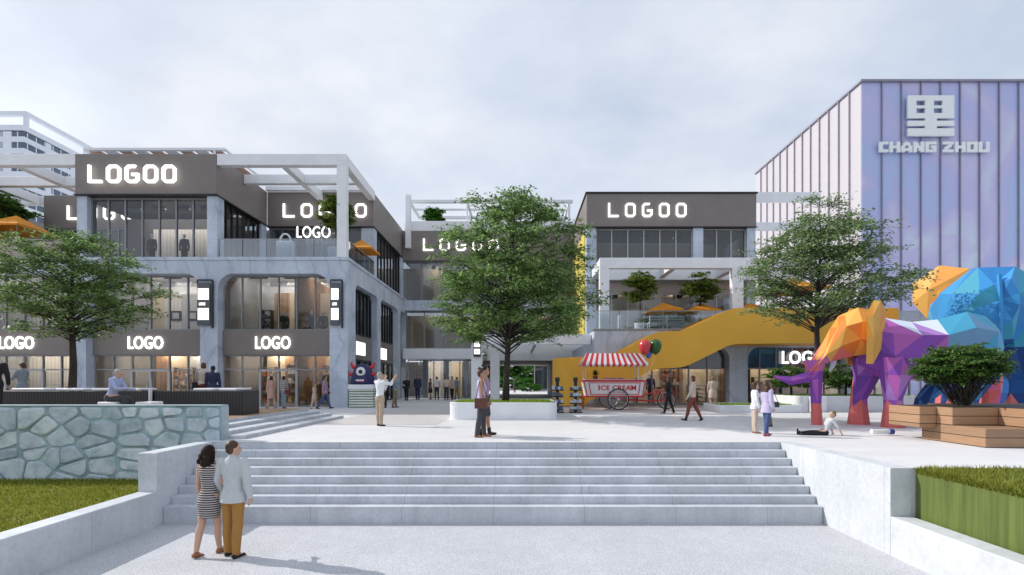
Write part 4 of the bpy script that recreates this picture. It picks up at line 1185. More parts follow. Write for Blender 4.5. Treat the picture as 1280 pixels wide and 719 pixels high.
# wooden planter bench, right
WP = thing('planter_bench', 'stepped timber planter with bench tier holding the bushy tree in front of the blue elephant', 'planter', (11, 11.5, PZ))
MB().bbox(9.8, 14.5, 10.74, 12.45, PZ-.01, 1.64, .012).build('bench_tier', M['planterwood'], WP)
MB().bbox(9.803, 10.85, 11.57, 12.9, 1.643, 2.05, .012).build('planter_box', M['planterwood'], WP)
MB().bbox(10.853, 14.4, 10.9, 13.6, 1.643, 2.052, .012).build('planter_box', M['planterwood'], WP)
MB().bbox(9.4, 9.797, 12.0, 13.0, 1.55, 2.046, .012).build('planter_box', M['planterwood'], WP)
MB().box(9.9, 10.8, 11.7, 12.8, 2.0, 2.062).build('soil', mat('dark_soil', (.03, .025, .02), .95, .3, 8), WP)
ball('bushy_tree', 'wide bushy multi stemmed tree in the timber planter before the blue elephant', (10.55, 12.2, 2.04), 2.62, 3.40, .74, 80, 41, M['leafD'], .07, 6, .028, 'tree', 300, .42)

# terrace greenery
def potted(label, x, y, z, pot_r, pot_h, z0, z1, r_, seed, mt, pot_mat, leaf=.16):
    t = thing('plant_pot', 'round pale pot holding the ' + label.split(' on the')[0].split(' in front')[0], 'pot', (x, y, z))
    rings = []
    for k, rr_ in ((0, .82), (.3, .92), (.92, 1), (1, 1), (1, .88), (.9, .86)):
        rings.append([(x+pot_r*rr_*math.cos(2*PI*i/24), y+pot_r*rr_*math.sin(2*PI*i/24), z+pot_h*k) for i in range(24)])
    MB().loft(rings).build('pot_body', pot_mat, t, smooth=False)
    ball('potted_tree', label, (x, y, z+pot_h*.9), z0, z1, r_, 34, seed, mt, leaf, 1, .045, 'tree', 150, .6)
potted('round potted tree on the left roof terrace in front of the letters', -10.0, 28.1, 9.18, .45, .75, 11.1, 12.6, .75, 51, M['leafY'], M['white'])
potted('left one of the two round potted trees on the right hand terrace', 7.35, 30.9, 5.53, .35, .6, 7.45, 9.05, .85, 52, M['leafY'], M['wallcon'])
potted('right one of the two round potted trees on the right hand terrace', 11.0, 30.9, 5.53, .35, .6, 7.45, 9.05, .85, 53, M['leafY'], M['wallcon'])
ball('round_shrub', 'round clipped shrub on the courtyard roof left of the central tree', (-6.9, 42.0, 15.2), 15.2, 16.75, .8, 45, 54, M['leafG'], .17, 1, .05, 'shrub', 200, .5)
ball('round_shrub', 'round clipped shrub on the courtyard roof right of the central tree', (2.3, 42.0, 15.2), 15.2, 16.75, .9, 45, 55, M['leafG'], .17, 1, .05, 'shrub', 200, .5)
ball('terrace_tree', 'dark round tree at the far left picture edge above the brown fascia', (-31.8, 31.0, 9.2), 11.9, 14.0, 1.5, 60, 56, M['leafD'], .2, 1, .07, 'tree', 200, .7)

# park beyond the passage
for i, (x, y, h, r_) in enumerate(((-5.2, 84, 7.5, 3.4), (-.8, 90, 8.0, 3.6), (3.6, 82, 7.0, 3.0), (7.5, 92, 8.5, 3.6), (-10, 92, 8, 3.6))):
    tree('park_tree', ['bright park tree at the left of the view through the passage', 'park tree in the centre of the view through the passage', 'park tree behind the glass pavilion beyond the passage', 'far park tree at the right beyond the passage', 'park tree hidden leftmost beyond the passage'][i],
         (x, y, PZ), PZ+h, [(PZ+1.6, r_*.5), (PZ+2.6, r_), (PZ+h*.6, r_*.9), (PZ+h*.9, r_*.4), (PZ+h, .3)], 80, 190, .34, M['leafG'], 60+i, .16, PZ+1.6, group='park trees beyond the passage', twig=1.3)
ball('round_shrub', 'low bright hedge clump beyond the passage', (1.6, 66, PZ), PZ+.1, PZ+1.0, 1.7, 30, 70, M['leafG'], .2, 1, .04, 'shrub', 150, .5)
ball('round_shrub', 'long green hedge mass at the left beyond the passage', (-4.6, 76, PZ), PZ+.1, PZ+2.3, 3.0, 60, 71, M['leafG'], .3, 1, .04, 'shrub', 170, .8)
ball('round_shrub', 'green hedge mass behind the distant walker beyond the passage', (.6, 79, PZ), PZ+.1, PZ+2.0, 2.6, 50, 72, M['leafG'], .3, 1, .04, 'shrub', 170, .8)
t = thing('glass_pavilion', 'small glass pavilion beyond the passage', 'pavilion', (4, 72, PZ))
for x in (2.2, 4.2, 6.2): MB().box(x-.06, x+.06, 70, 70.12, PZ, 5.0).build('post', M['lightalu'], t)
MB().box(2.0, 8.4, 69.8, 76, 5.0, 5.2).build('roof', M['white'], t)
MB().box(2.2, 8.2, 70.05, 70.08, PZ, 4.99).box(2.2, 2.23, 70.1, 75.8, PZ, 4.99).build('glass_wall', glass('pavilion_glass', (.6, .68, .68), .7, .12), t)
MB().box(2.4, 8, 75.6, 75.8, PZ, 4.98).build('back_wall', M['int_grey'], t)

# ================================================================== STREET FURNITURE
# dark benches on the deck
def bench(label, x0, x1, y0, y1, pads):
    t = thing('ribbed_bench', label, 'bench', (x0, y0, DZ))
    MB().bbox(x0, x1, y0, y1, DZ, 2.34, .01).build('bench_body', M['darkslat'], t)
    for a, b in pads: MB().bbox(a, b, y0+.04, y1-.04, 2.343, 2.42, .02).build('seat_pad', M['white'], t)
bench('long black ribbed bench with white seat pads behind the stone wall', -15.9, -11.22, 15.6, 16.5, [(-15.5, -14.5), (-14.15, -13.3), (-13.05, -11.6)])
bench('shorter black ribbed bench with white seat pads ending above the deck steps', -11.1, -8.4, 15.6, 16.6, [(-9.95, -9.35), (-9.15, -8.62)])
t = thing('bench_divider', 'thin white post between the two black benches', 'post', (-11.16, 15.5, DZ))
MB().bbox(-11.175, -11.135, 15.46, 15.58, DZ, 2.40, .006).build('post_body', M['white'], t)
for x, lb in ((-11.4, 'low white cube stool under the seated man'), (-10.35, 'low white cube stool right of the seated man')):
    t = thing('cube_stool', lb, 'stool', (x, 14.4, DZ))
    MB().bbox(x-.25, x+.25 if x < -11 else x+.2, 14.15, 14.65, DZ+.06, DZ+.46, .02).build('seat_block', M['white'], t)
    MB().box(x-.2, x+.15, 14.2, 14.6, DZ, DZ+.059).build('base', M['black'], t)

# umbrellas
def umbrella(label, x, y, z, h, w_, rise, square=True, group=None, rot=0):
    t = thing('parasol', label, 'parasol', (x, y, z), 0, group)
    n = 4 if square else 8
    MB().tube([(x, y, z), (x, y, z+h-.03)], .025, 8).build('pole', M['white'], t)
    MB().tube([(x, y, z), (x, y, z+.08)], .28, 16).build('base', M['alu'], t)
    m = MB(); k = 9
    ring_o = []
    def pt(a, f):   # straight edged square hem
        c, s_ = math.cos(a), math.sin(a); q = 1/max(abs(c), abs(s_)) if square else 1
        return (x + w_*f*q*c, y + w_*f*q*s_)
    N_ = 32
    rings = []
    for f, zz in ((.02, h), (.25, h-rise*.27), (.55, h-rise*.60), (.8, h-rise*.83), (1, h-rise), (1, h-rise-.1), (.985, h-rise-.1), (.985, h-rise-.02), (.55, h-rise*.62-.02), (.02, h-.04)):
        rings.append([(*pt(2*PI*i/N_ + PI/4 + rot, f), z+zz) for i in range(N_)])
    m.loft(rings).build('canopy', M['orangecloth'], t)
    for i in range(n):
        a = PI/4 + i*2*PI/n + rot; px_, py_ = pt(a, .97)
        MB().tube([(x, y, z+h-.10), (px_, py_, z+h-rise-.05)], .012, 5).build('rib', M['white'], t)
    return t
umbrella('left orange square parasol on the right hand terrace between the potted trees', 8.75, 31.0, 5.53, 1.85, .95, .48)
umbrella('middle orange square parasol on the right hand terrace under the right potted tree', 11.1, 31.3, 5.53, 1.85, .95, .48)
umbrella('orange square parasol half hidden by the stout pergola post', 14.1, 31.2, 5.53, 1.85, .95, .45)
umbrella('larger orange parasol seen through the pale green tree', 15.9, 29.95, 5.53, 3.1, 1.5, .7)
umbrella('orange parasol on the left roof terrace right of the white post', -9.55+.1, 31.0, 9.18, 2.0, .85, .65)
umbrella('peaked orange parasol on the far left terrace above the parapet', -29.0, 29.6, 9.18, 3.0, 1.3, .8)
umbrella('wide orange parasol cut by the left picture edge', -31.3, 29.4, 9.18, 2.75, 1.5, .8)
# terrace furniture right
t = thing('terrace_table', 'white slatted table and bench set under the left orange parasol', 'table', (8.9, 29.9, 5.53))
for z0 in (.28, .45, .62, .78): MB().box(7.6, 9.6, 29.6, 29.66, 5.53+z0, 5.53+z0+.1).build('slat', M['white'], t)
for x in (7.6, 8.58, 9.52): MB().box(x, x+.08, 29.661, 29.74, 5.53, 6.41).build('leg', M['white'], t)
MB().box(7.6, 9.6, 29.75, 30.5, 6.0, 6.05).build('tabletop', M['white'], t)
MB().box(7.65, 7.72, 30.4, 30.47, 5.53, 5.999).box(9.48, 9.55, 30.4, 30.47, 5.53, 5.999).build('leg', M['white'], t)
for x, lb in ((5.9, 'slim white light column left on the right hand terrace'), (12.0, 'slim white light column under the middle orange parasol')):
    t = thing('light_column', lb, 'lamp', (x, 29.9, 5.53))
    MB().bbox(x-.09, x+.09, 29.8, 29.98, 5.6, 6.45, .03).build('column', M['white'], t)
    MB().box(x-.14, x+.14, 29.75, 30.03, 5.53, 5.599).build('base', M['lightalu'], t)
# big white bag sculpture on the left terrace
t = thing('bag_sculpture', 'big white padlock shaped bag sculpture behind the left terrace railing', 'sculpture', (-12.7, 27.9, 9.18))
MB().bbox(-13.15, -12.25, 27.7, 28.1, 9.18, 10.25, .08, seg=2).build('bag_body', M['white'], t)
MB().tube([(-12.7+.3*math.cos(R(a)), 27.9, 10.2+.45*math.sin(R(a))) for a in range(0, 181, 15)], .05, 8).build('handle', M['white'], t)

# monster figure on a slatted counter
t = thing('slatted_counter', 'white topped slatted counter below the one eyed monster figure', 'counter', (-8.4, 27.3, PZ))
y0 = 26.75
MB().bbox(-8.9, -7.55, y0-.06, y0+.9, 2.2, 2.45, .02).build('counter_top', M['white'], t)
for k in range(7): MB().box(-8.86, -7.6, y0, y0+.84, PZ+.06+k*.135, PZ+.145+k*.135).build('slat', mat('pale_green_slat', (.70, .75, .70), .6, .08, 2) if k == 0 else bpy.data.materials['pale_green_slat'], t)
MB().box(-8.8, -7.66, y0+.06, y0+.78, PZ, 2.199).build('core', mat('green_core', (.16, .26, .12), .8, .2, 2), t)
t = thing('monster_figure', 'dark blue one eyed monster figure with red horns on the slatted counter', 'figure', (-8.25, 27.1, 2.45))
navy = mat('navy_vinyl', (.022, .022, .095), .35, .08, 2); redv = mat('red_vinyl', (.55, .035, .05), .4, .06, 2)
mx, my = -8.25, 27.15
b = MB()
rings = []
for z_, r_ in ((0, .60), (.08, .66), (.35, .60), (.6, .52), (.85, .44), (1.02, .3), (1.1, .1)):
    rings.append([(mx + r_*math.cos(2*PI*i/24), my + r_*.75*math.sin(2*PI*i/24), 2.452+z_) for i in range(24)])
b.loft(rings).build('body', navy, t, smooth=True)
for s_ in (-1, 1):
    MB().tube([(mx+s_*.34, my, 3.3), (mx+s_*.5, my, 3.38), (mx+s_*.6, my, 3.52), (mx+s_*.58, my, 3.66)], [.11, .1, .075, .02], 10).build('horn', redv, t, smooth=True)
    MB().tube([(mx+s_*.46, my, 3.0), (mx+s_*.62, my-.05, 2.98), (mx+s_*.74, my-.08, 3.08)], [.11, .1, .05], 10).build('arm', redv, t, smooth=True)
e = MB().ell((mx, my-.36, 3.12), (.25, .1, .25), 20, 12).build('eye', mat('white_vinyl', (.75, .76, .78), .3, .02, 2), t, smooth=True)
MB().ell((mx+.01, my-.445, 3.12), (.11, .03, .11), 16, 8).build('pupil', M['black'], e, smooth=True)
MB().tube([(mx-.22, my-.43, 2.68), (mx-.1, my-.47, 2.63), (mx+.1, my-.47, 2.63), (mx+.22, my-.43, 2.68)], .05, 8).build('mouth', redv, t)
for k in range(4): MB().bbox(mx-.2+k*.105, mx-.12+k*.105, my-.54, my-.47, 2.62, 2.72, .015).build('tooth', bpy.data.materials['white_vinyl'], t)

# brochure stands
for i, (x, lb) in enumerate(((1.72, 'tiered black brochure stand touching the end of the central planter'), (2.52, 'tiered black brochure stand nearer to the ice cream cart'))):
    t = thing('brochure_stand', lb, 'stand', (x, 22.6, PZ)); y = 22.6
    MB().box(x-.07, x+.07, y-.05, y+.05, PZ, 2.62).box(x-.28, x+.28, y-.22, y+.22, PZ, PZ+.05).build('post', M['black'], t)
    rr = random.Random(i)
    for k in range(4):
        z = PZ+.1+k*.29
        tr = MB().bbox(x-.26, x+.26, y-.2, y+.2, z, z+.05, .01).build('tray', M['black'], t)
        for j in range(4):
            c_ = rr.choice([(.55, .6, .7), (.6, .58, .55), (.10, .16, .32), (.4, .45, .5), (.12, .12, .14)])
            MB().box(x-.24+j*.125, x-.24+j*.125+.11, y-.17, y+.12, z+.052, z+.052+rr.uniform(.10, .17)).build('magazine', mat('magazine_cover', c_, .5, .25, 14), tr)
    MB().bbox(x-.1, x+.1, y-.05, y+.05, 2.62, 2.8, .02).build('top_tag', M['black'], t)

# blue tube lying behind the planter bench
t = thing('blue_bollard_tube', 'short blue capped tube lying at the end of the timber planter', 'tube', (9.7, 14.0, PZ))
MB().tube([(9.1, 13.2, PZ+.1), (9.55, 13.2, PZ+.1)], .06, 12).build('tube_body', M['white'], t)
MB().tube([(9.551, 13.2, PZ+.1), (9.66, 13.2, PZ+.1)], .075, 12).build('cap', mat('blue_cap', (.06, .10, .35), .4, .05, 3), t)

# ---- ice cream cart ---------------------------------------------------
red = mat('cart_red_paint', (.62, .022, .035), .35, .06, 2); wht = mat('cart_white_paint', (.76, .75, .76), .4, .04, 2)
tyre = mat('tyre_rubber', (.02, .02, .022), .7, .1, 4); steel = mat('bright_steel', (.6, .6, .62), .3, .05, 3, metal=.8)
IC = thing('ice_cream_cart', 'red and white ice cream tricycle cart with striped awning in front of the ochre staircase', 'cart', (4.7, 25.0, PZ))
x0, x1, ya, yb = 3.25, 6.05, 24.6, 25.55
MB().prism([(x0-.12, 2.62), (x1+.05, 2.62), (x1-.05, 1.92), (x0+.02, 1.92)], 'y', ya, yb).build('cart_box', wht, IC)
for b in ((x0-.16, x1+.09, ya-.05, yb+.05, 2.6, 2.68), (x0-.02, x1, ya-.04, yb+.04, 1.86, 1.93)): MB().bbox(*b, .012).build('trim_rail', red, IC)
for a, c in (((x0-.09, 2.59), (x0+.06, 1.94)), ((x1+.02, 2.59), (x1-.08, 1.94)), ((x0+.14, 2.56), (x0+.24, 1.98)), ((x1-.2, 2.56), (x1-.28, 1.98))):
    MB().tube([(a[0], ya-.012, a[1]), (c[0], ya-.012, c[1])], .022, 6).build('trim_post', red, IC)
MB().box(x0+.2, x1-.24, ya-.02, ya-.003, 2.53, 2.56).box(x0+.24, x1-.28, ya-.02, ya-.003, 1.98, 2.01).build('trim_line', red, IC)
font_word('', '', 'ICE CREAM', x0+.62, ya, 2.19, .24, depth=.012, off=.003, xs=1.05, bold=.03, material=red, parent=IC, spacing=1.12)
MB().box(x0+.58, x0+.6, ya-.015, ya-.003, 2.17, 2.45).box(x1-.66, x1-.64, ya-.015, ya-.003, 2.17, 2.45).build('trim_bracket', red, IC)
for k in range(6): MB().box(x0+1.05+k*.14, x0+1.13+k*.14, ya-.012, ya-.003, 2.08, 2.12).build('small_letters', red, IC)
MB().bbox(x0+.0, x1, ya+.05, yb-.05, 2.682, 2.72, .01).build('counter', wht, IC)
for k in range(3): MB().tube([(4.3+k*.36, 25.0, 2.721), (4.3+k*.36, 25.0, 2.79)], .15, 16).build('tub_lid', mat('pink_lid', (.62, .22, .42), .4, .05, 2) if k == 0 else bpy.data.materials['pink_lid'], IC)
# awning
for px_ in (x0-.02, x1-.28):
    for py_ in (ya+.05, yb-.05): MB().tube([(px_, py_, 2.68), (px_, py_, 3.55)], .022, 8).build('awning_post', wht, IC)
aw0, aw1 = x0-.2, x1+.12; nst = 22; yc = (ya+yb)/2
aw = MB()
for k in range(nst):
    a = aw0+(aw1-aw0)*k/nst; b = aw0+(aw1-aw0)*(k+1)/nst; mi = k % 2
    ta = aw0+.28+(aw1-aw0-.56)*k/nst; tb = aw0+.28+(aw1-aw0-.56)*(k+1)/nst
    for sgn in (-1, 1):
        e = yc+sgn*.82; tp = yc+sgn*.25; sc_ = [(a, 3.44), (a+(b-a)*.15, 3.37), ((a+b)/2, 3.34), (b-(b-a)*.15, 3.37), (b, 3.44)]
        aw.quad((a, e, 3.44), (b, e, 3.44), (tb, tp, 3.98), (ta, tp, 3.98), mi)
        aw.add([(p[0], e, p[1]) for p in sc_] , [(0, 1, 2, 3, 4)], mi)
    aw.quad((ta, yc-.25, 3.98), (tb, yc-.25, 3.98), (tb, yc+.25, 3.98), (ta, yc+.25, 3.98), mi)
for xe, xt in ((aw0, aw0+.28), (aw1, aw1-.28)):
    for k in range(6):
        a = yc-.82+1.64*k/6; b = yc-.82+1.64*(k+1)/6; ta = yc-.25+.5*k/6; tb = yc-.25+.5*(k+1)/6
        aw.quad((xe, a, 3.44), (xe, b, 3.44), (xt, tb, 3.98), (xt, ta, 3.98), k % 2)
        aw.add([(xe, a, 3.44), (xe, a+(b-a)*.2, 3.37), (xe, (a+b)/2, 3.34), (xe, b-(b-a)*.2, 3.37), (xe, b, 3.44)], [(0, 1, 2, 3, 4)], k % 2)
ao = aw.build('awning', [red, wht], IC)
sm = ao.modifiers.new('cloth', 'SOLIDIFY'); sm.thickness = .012
# wheels
def wheel(x, y, r_, parent, name='wheel'):
    wo = MB().torus((x, y, PZ+r_), r_-.03, .03, 'y', 40, 8).build(name, tyre, parent, smooth=True)
    MB().torus((x, y, PZ+r_), r_-.07, .016, 'y', 36, 6).build('rim', steel, wo, smooth=True)
    sp = MB()
    for k in range(18):
        a = 2*PI*k/18; sp.tube([(x+.04*math.cos(a+.6), y, PZ+r_+.04*math.sin(a+.6)), (x+(r_-.07)*math.cos(a), y, PZ+r_+(r_-.07)*math.sin(a))], .005, 4)
    sp.tube([(x, y-.07, PZ+r_), (x, y+.07, PZ+r_)], .035, 10)
    sp.build('spokes', steel, wo); return wo
wheel(4.78, 24.5, .52, IC); wheel(4.55, 25.65, .52, IC); wheel(7.25, 25.07, .46, IC)
MB().tube([(4.66, 24.5, PZ+.52), (4.66, 25.65, PZ+.52)], .03, 8).build('axle', M['black'], IC)
MB().tube([(4.66, 25.07, PZ+.52), (6.55, 25.07, PZ+.42)], .035, 8).tube([(6.55, 25.07, PZ+.42), (7.25, 25.07, PZ+.46)], .028, 8).tube([(6.55, 25.07, PZ+.42), (6.85, 25.07, PZ+1.0)], .03, 8)\
    .tube([(6.85, 25.07, PZ+.95), (7.25, 25.07, PZ+.46)], .02, 8).tube([(5.95, 25.07, PZ+.65), (6.85, 25.07, PZ+.92)], .03, 8).build('frame', red, IC)
MB().ell((6.88, 25.07, PZ+1.06), (.17, .1, .05), 14, 8).build('saddle', M['black'], IC, smooth=True)
MB().tube([(5.98, 24.75, PZ+1.16), (6.15, 24.75, PZ+1.2), (6.2, 25.07, PZ+1.08), (6.15, 25.4, PZ+1.2), (5.98, 25.4, PZ+1.16)], .018, 8).tube([(6.2, 25.07, PZ+1.08), (6.1, 25.07, PZ+.7)], .02, 8).build('handlebar', steel, IC)
mg = MB(); a_ = [R(20 + 140*k/10) for k in range(11)]
mg.loft([[(7.25+.52*math.cos(a), 25.03, PZ+.46+.52*math.sin(a)), (7.25+.52*math.cos(a), 25.11, PZ+.46+.52*math.sin(a)), (7.25+.505*math.cos(a), 25.11, PZ+.46+.505*math.sin(a)), (7.25+.505*math.cos(a), 25.03, PZ+.46+.505*math.sin(a))] for a in a_]).build('mudguard', red, IC)
MB().torus((6.55, 25.02, PZ+.42), .11, .012, 'y', 20, 6).tube([(6.55, 24.95, PZ+.42), (6.66, 24.95, PZ+.28)], .014, 6).tube([(6.62, 24.85, PZ+.28), (6.72, 24.97, PZ+.28)], .025, 6).build('crank', M['black'], IC)
MB().bbox(6.98, 7.5, 24.9, 25.24, PZ+1.0, PZ+1.05, .01).build('carrier', red, IC)
# pot plant on the cart
t = thing('pot_plant', 'small dark pot plant standing on the left end of the ice cream cart', 'plant', (3.75, 25.0, 2.72))
MB().tube([(3.75, 25.0, 2.722), (3.75, 25.0, 2.9)], [.1, .13], 14).build('pot', mat('clay_pot', (.20, .10, .06), .8, .1, 4), t)
lm = MB(); rr = random.Random(4)
for k in range(90):
    a = rr.uniform(0, 2*PI); el = rr.uniform(.2, 1.4); L = rr.uniform(.18, .36); c_ = Vector((3.75, 25, 2.9)); d_ = Vector((math.cos(a)*math.cos(el), math.sin(a)*math.cos(el), math.sin(el)))
    s_ = Vector((-math.sin(a), math.cos(a), 0))*.022
    lm.add([c_, c_+d_*L*.6+s_, c_+d_*L, c_+d_*L*.6-s_], [(0, 1, 2, 3)])
lm.build('leaves', M['leafD'], t)
# balloons
def balloon(label, x, y, z, r_, col, tie):
    t = thing('balloon', label, 'balloon', (x, y, z-r_*1.3))
    rings = []
    for k in range(15):
        a = PI*k/14; rr_ = math.sin(a)*r_*(1 if a < PI/2 else 1 - .10*math.sin(2*(a-PI/2))); zz = math.cos(a)*r_*(1.12 if a < PI/2 else 1.42)
        rings.append([(x+max(rr_, .004)*math.cos(2*PI*i/20), y+max(rr_, .004)*math.sin(2*PI*i/20), z+zz) for i in range(20)])
    MB().loft(rings).build('skin', mat('balloon_rubber', col, .22, .03, 2, spec=.6), t, smooth=True)
    MB().tube([(x, y, z-1.41*r_), (x, y, z-1.41*r_-.05)], [.012, .035], 8).build('knot', bpy.data.materials['balloon_rubber'], t)
    MB().tube([(x, y, z-1.41*r_-.05), ((x+tie[0])/2+.03, y, (z+tie[2])/2-.2), tie], .006, 4).build('string', M['white'], t)
TIE = (6.1, 25.05, 2.45)
balloon('red balloon tied to the ice cream cart', 6.17, 25.0, 4.33, .30, (.62, .05, .06), TIE)
balloon('dark green balloon tied to the ice cream cart', 6.72, 25.1, 4.36, .30, (.02, .10, .018), TIE)
balloon('small blue balloon between the red and the green one', 6.42, 25.3, 4.02, .19, (.06, .16, .55), TIE)
# small orange stand left of cart
t = thing('leaning_board', 'narrow orange board leaning beside the ice cream cart', 'board', (2.9, 25.6, PZ))
MB().prism([(3.02, PZ), (3.3, PZ), (3.34, PZ+.72), (3.12, PZ+.72)], 'y', 25.75, 25.8).build('board_panel', mat('burnt_orange', (.5, .17, .03), .6, .08, 3), t)
MB().tube([(3.16, 26.1, PZ), (3.2, 25.8, PZ+.68)], .02, 6).build('leg', M['black'], t)
# ================================================================== ELEPHANT SCULPTURES
def paint(name, c): return mat('paint_' + name, c, .55, .03, 2, spec=.3)
PAL = {k: paint(k, c) for k, c in {
 'orange': (.72, .30, .05), 'deep_orange': (.66, .19, .035), 'amber': (.72, .40, .09), 'coral': (.66, .16, .15), 'pink': (.62, .15, .30), 'rose': (.58, .17, .38), 'magenta': (.42, .11, .42),
 'purple': (.24, .07, .42), 'violet': (.17, .055, .36), 'lilac': (.40, .20, .55), 'cyan': (.06, .33, .52), 'sky': (.12, .42, .62), 'pale_cyan': (.35, .68, .80), 'steel': (.14, .30, .50), 'blue': (.03, .20, .50),
 'azure': (.045, .28, .62), 'deep_blue': (.015, .09, .30), 'navy': (.012, .05, .20), 'teal': (.045, .30, .45), 'white': (.66, .72, .84)}.items()}
PALN = list(PAL)

def facet(rings, rr, jit, closed=True):
    """triangulated loft with jitter -> verts, tris"""
    n = len(rings[0]); v = []; f = []
    for r in rings:
        for p in r: v.append(Vector(p) + Vector((rr.uniform(-jit, jit), rr.uniform(-jit, jit), rr.uniform(-jit, jit))))
    for i in range(len(rings)-1):
        for k in range(n):
            a, b, c, d = i*n+k, i*n+(k+1) % n, (i+1)*n+(k+1) % n, (i+1)*n+k
            if rr.random() < .5: f += [(a, b, c), (a, c, d)]
            else: f += [(a, b, d), (b, c, d)]
    for base, rev in ((0, True), ((len(rings)-1)*n, False)):
        c = len(v); v.append(sum((v[base+k] for k in range(n)), Vector())/n)
        for k in range(n):
            t = (c, base+(k+1) % n, base+k) if rev else (c, base+k, base+(k+1) % n)
            f.append(t)
    return v, f

def elephant(label, loc, rotz, S, colour, seed, flare=.42, ear_x=0.0, trunk_post=True, big=False, jit=.014):
    rr = random.Random(seed)
    t = thing('elephant_sculpture', label, 'sculpture', loc, rotz)
    W = Matrix.Translation(loc) @ Matrix.Rotation(rotz, 4, 'Z') @ Matrix.Scale(S, 4)
    def ring(x, z, hw, hh, n=8, tilt=0, y=0):
        p = []
        for k in range(n):
            a = 2*PI*(k+.5)/n
            cy, cz = math.cos(a), math.sin(a)
            p.append((x - tilt*cz*hh, y + hw*cy*1.06, z + hh*cz*1.06))
        return p
    def put(name, groups, parent=t, part=''):
        m = MB()
        for v, f in groups:
            for tri in f:
                c = (v[tri[0]]+v[tri[1]]+v[tri[2]])/3
                nrm = (v[tri[1]]-v[tri[0]]).cross(v[tri[2]]-v[tri[0]]); nz = nrm.z/(nrm.length+1e-9)
                mi = PALN.index(colour(part or name, c, nz, rr))
                n0 = len(m.v); m.v += [tuple(W @ v[i]) for i in tri]; m.f.append((n0, n0+1, n0+2)); m.m.append(mi)
        me = m.mesh(name)
        bm = bmesh.new(); bm.from_mesh(me); bmesh.ops.remove_doubles(bm, verts=bm.verts, dist=.0005*S)
        bmesh.ops.recalc_face_normals(bm, faces=bm.faces); bm.to_mesh(me); bm.free()
        return link_mesh(name, me, [PAL[k] for k in PALN], parent)
    body = facet([ring(*r) for r in ((-.57, .74, .09, .12), (-.47, .73, .21, .24), (-.29, .73, .27, .275), (-.07, .675, .285, .27), (.13, .675, .29, .265), (.33, .72, .26, .27), (.47, .78, .19, .22))], rr, jit)
    put('body', [body])
    head = facet([ring(.42, .85, .19, .20), ring(.55, .855, .215, .215, tilt=.1), ring(.69, .80, .19, .22, tilt=.3), ring(.79, .71, .15, .20, tilt=.5), ring(.85, .59, .10, .12, tilt=.75)], rr, jit)
    hd = put('head', [head])
    def limb(pts, n=6, jit_=.006):
        rings = []
        for x, y, z, r_ in pts: rings.append([(x+r_*math.cos(2*PI*(k+.5)/n), y+r_*.92*math.sin(2*PI*(k+.5)/n), z) for k in range(n)])
        return facet(rings, rr, jit_)
    # trunk
    tr = [facet([[(.86+r_*math.cos(2*PI*(k+.5)/6)+dx, r_*math.sin(2*PI*(k+.5)/6), z) for k in range(6)] for z, r_, dx in ((.60, .10, 0), (.50, .07, .0), (.42, .053, -.01), (.20, .043, -.01), (0, .05, -.015))], rr, .004)]
    def sweep(pts):
        rings = []
        for x, z, r_, dx, dz in pts:
            L = math.hypot(dx, dz); nx, nz = -dz/L, dx/L
            rings.append([(x + nx*r_*math.sin(2*PI*k/5), r_*math.cos(2*PI*k/5), z + nz*r_*math.sin(2*PI*k/5)) for k in range(5)])
        return facet(rings, rr, .002)
    tr.append(sweep([(.84, .49, .055, 1, -.3), (.94, .44, .05, 1, -.25), (1.07, .405, .042, 1, 0), (1.21, .45, .014, 1, .4)]))
    put('trunk', tr, part='trunk')
    for y_, x0, x1 in ((.14, .26, .29), (-.12, .36, .44)):
        put('leg', [limb([(x0, y_, .62, .15), (x0+.01, y_*1.1, .46, .115), (x1, y_*1.15, .24, .072), (x1, y_*1.15, .17, .074), (x1, y_*1.15, .0, .095)])], part='front_leg')
    for y_, x0, x1 in ((.15, -.36, -.26), (-.14, -.30, -.10)):
        put('leg', [limb([(x0, y_, .64, .17), (x0-.01, y_*1.1, .46, .125), (x1-.02, y_*1.15, .25, .075), (x1, y_*1.15, .16, .075), (x1, y_*1.15, .0, .095)])], part='rear_leg')
    for s_ in (1, -1):
        flare_ = flare if s_ == 1 else .19; hi_ = big and s_ == 1
        o = [(.40, .17, 1.0), (.50, flare_*.92, 1.10), (.57, flare_, .97), (.56, flare_*.97, .78), (.535, flare_*.75, .56), (.44, .20, .72)]
        o = [(x+ear_x, y, (.74+(z-.56)*.84 if hi_ else z*(.9 if big else 1))) for x, y, z in o]
        if hi_: o = [(o[0][0], .0, 1.12), (o[1][0], flare_*.50, 1.185), (o[2][0], flare_, 1.07), (o[3][0], flare_*1.0, .90), (o[4][0], flare_*.72, .76), (o[5][0]+.05, .08, .76)]
        cA = Vector((.50+ear_x, flare_*.66, .98 if hi_ else .87*(.9 if big else 1))); cB = cA + Vector((-.075, .03, 0))
        v = [Vector((x, s_*y, z)) for x, y, z in o] + [Vector((x-.05, s_*(y+.012), z-.006)) for x, y, z in o] + [Vector((cA.x, s_*cA.y, cA.z)), Vector((cB.x, s_*cB.y, cB.z))]
        f = []
        for k in range(6):
            k2 = (k+1) % 6; f += [(12, k, k2), (13, 6+k2, 6+k), (k, 6+k, 6+k2), (k, 6+k2, k2)]
        put('ear', [(v, f)])
        put('tusk', [sweep([(.70, .60, .028, .2, -1), (.715, .54, .022, .3, -1), (.74, .49, .004, .4, -1)])]) if s_ == 1 else None
    put('tail', [sweep([(-.56, .90, .015, -.3, -1), (-.60, .72, .011, -.1, -1), (-.605, .56, .009, 0, -1), (-.60, .44, .017, 0, -1), (-.595, .38, .003, 0, -1)])])
    return t

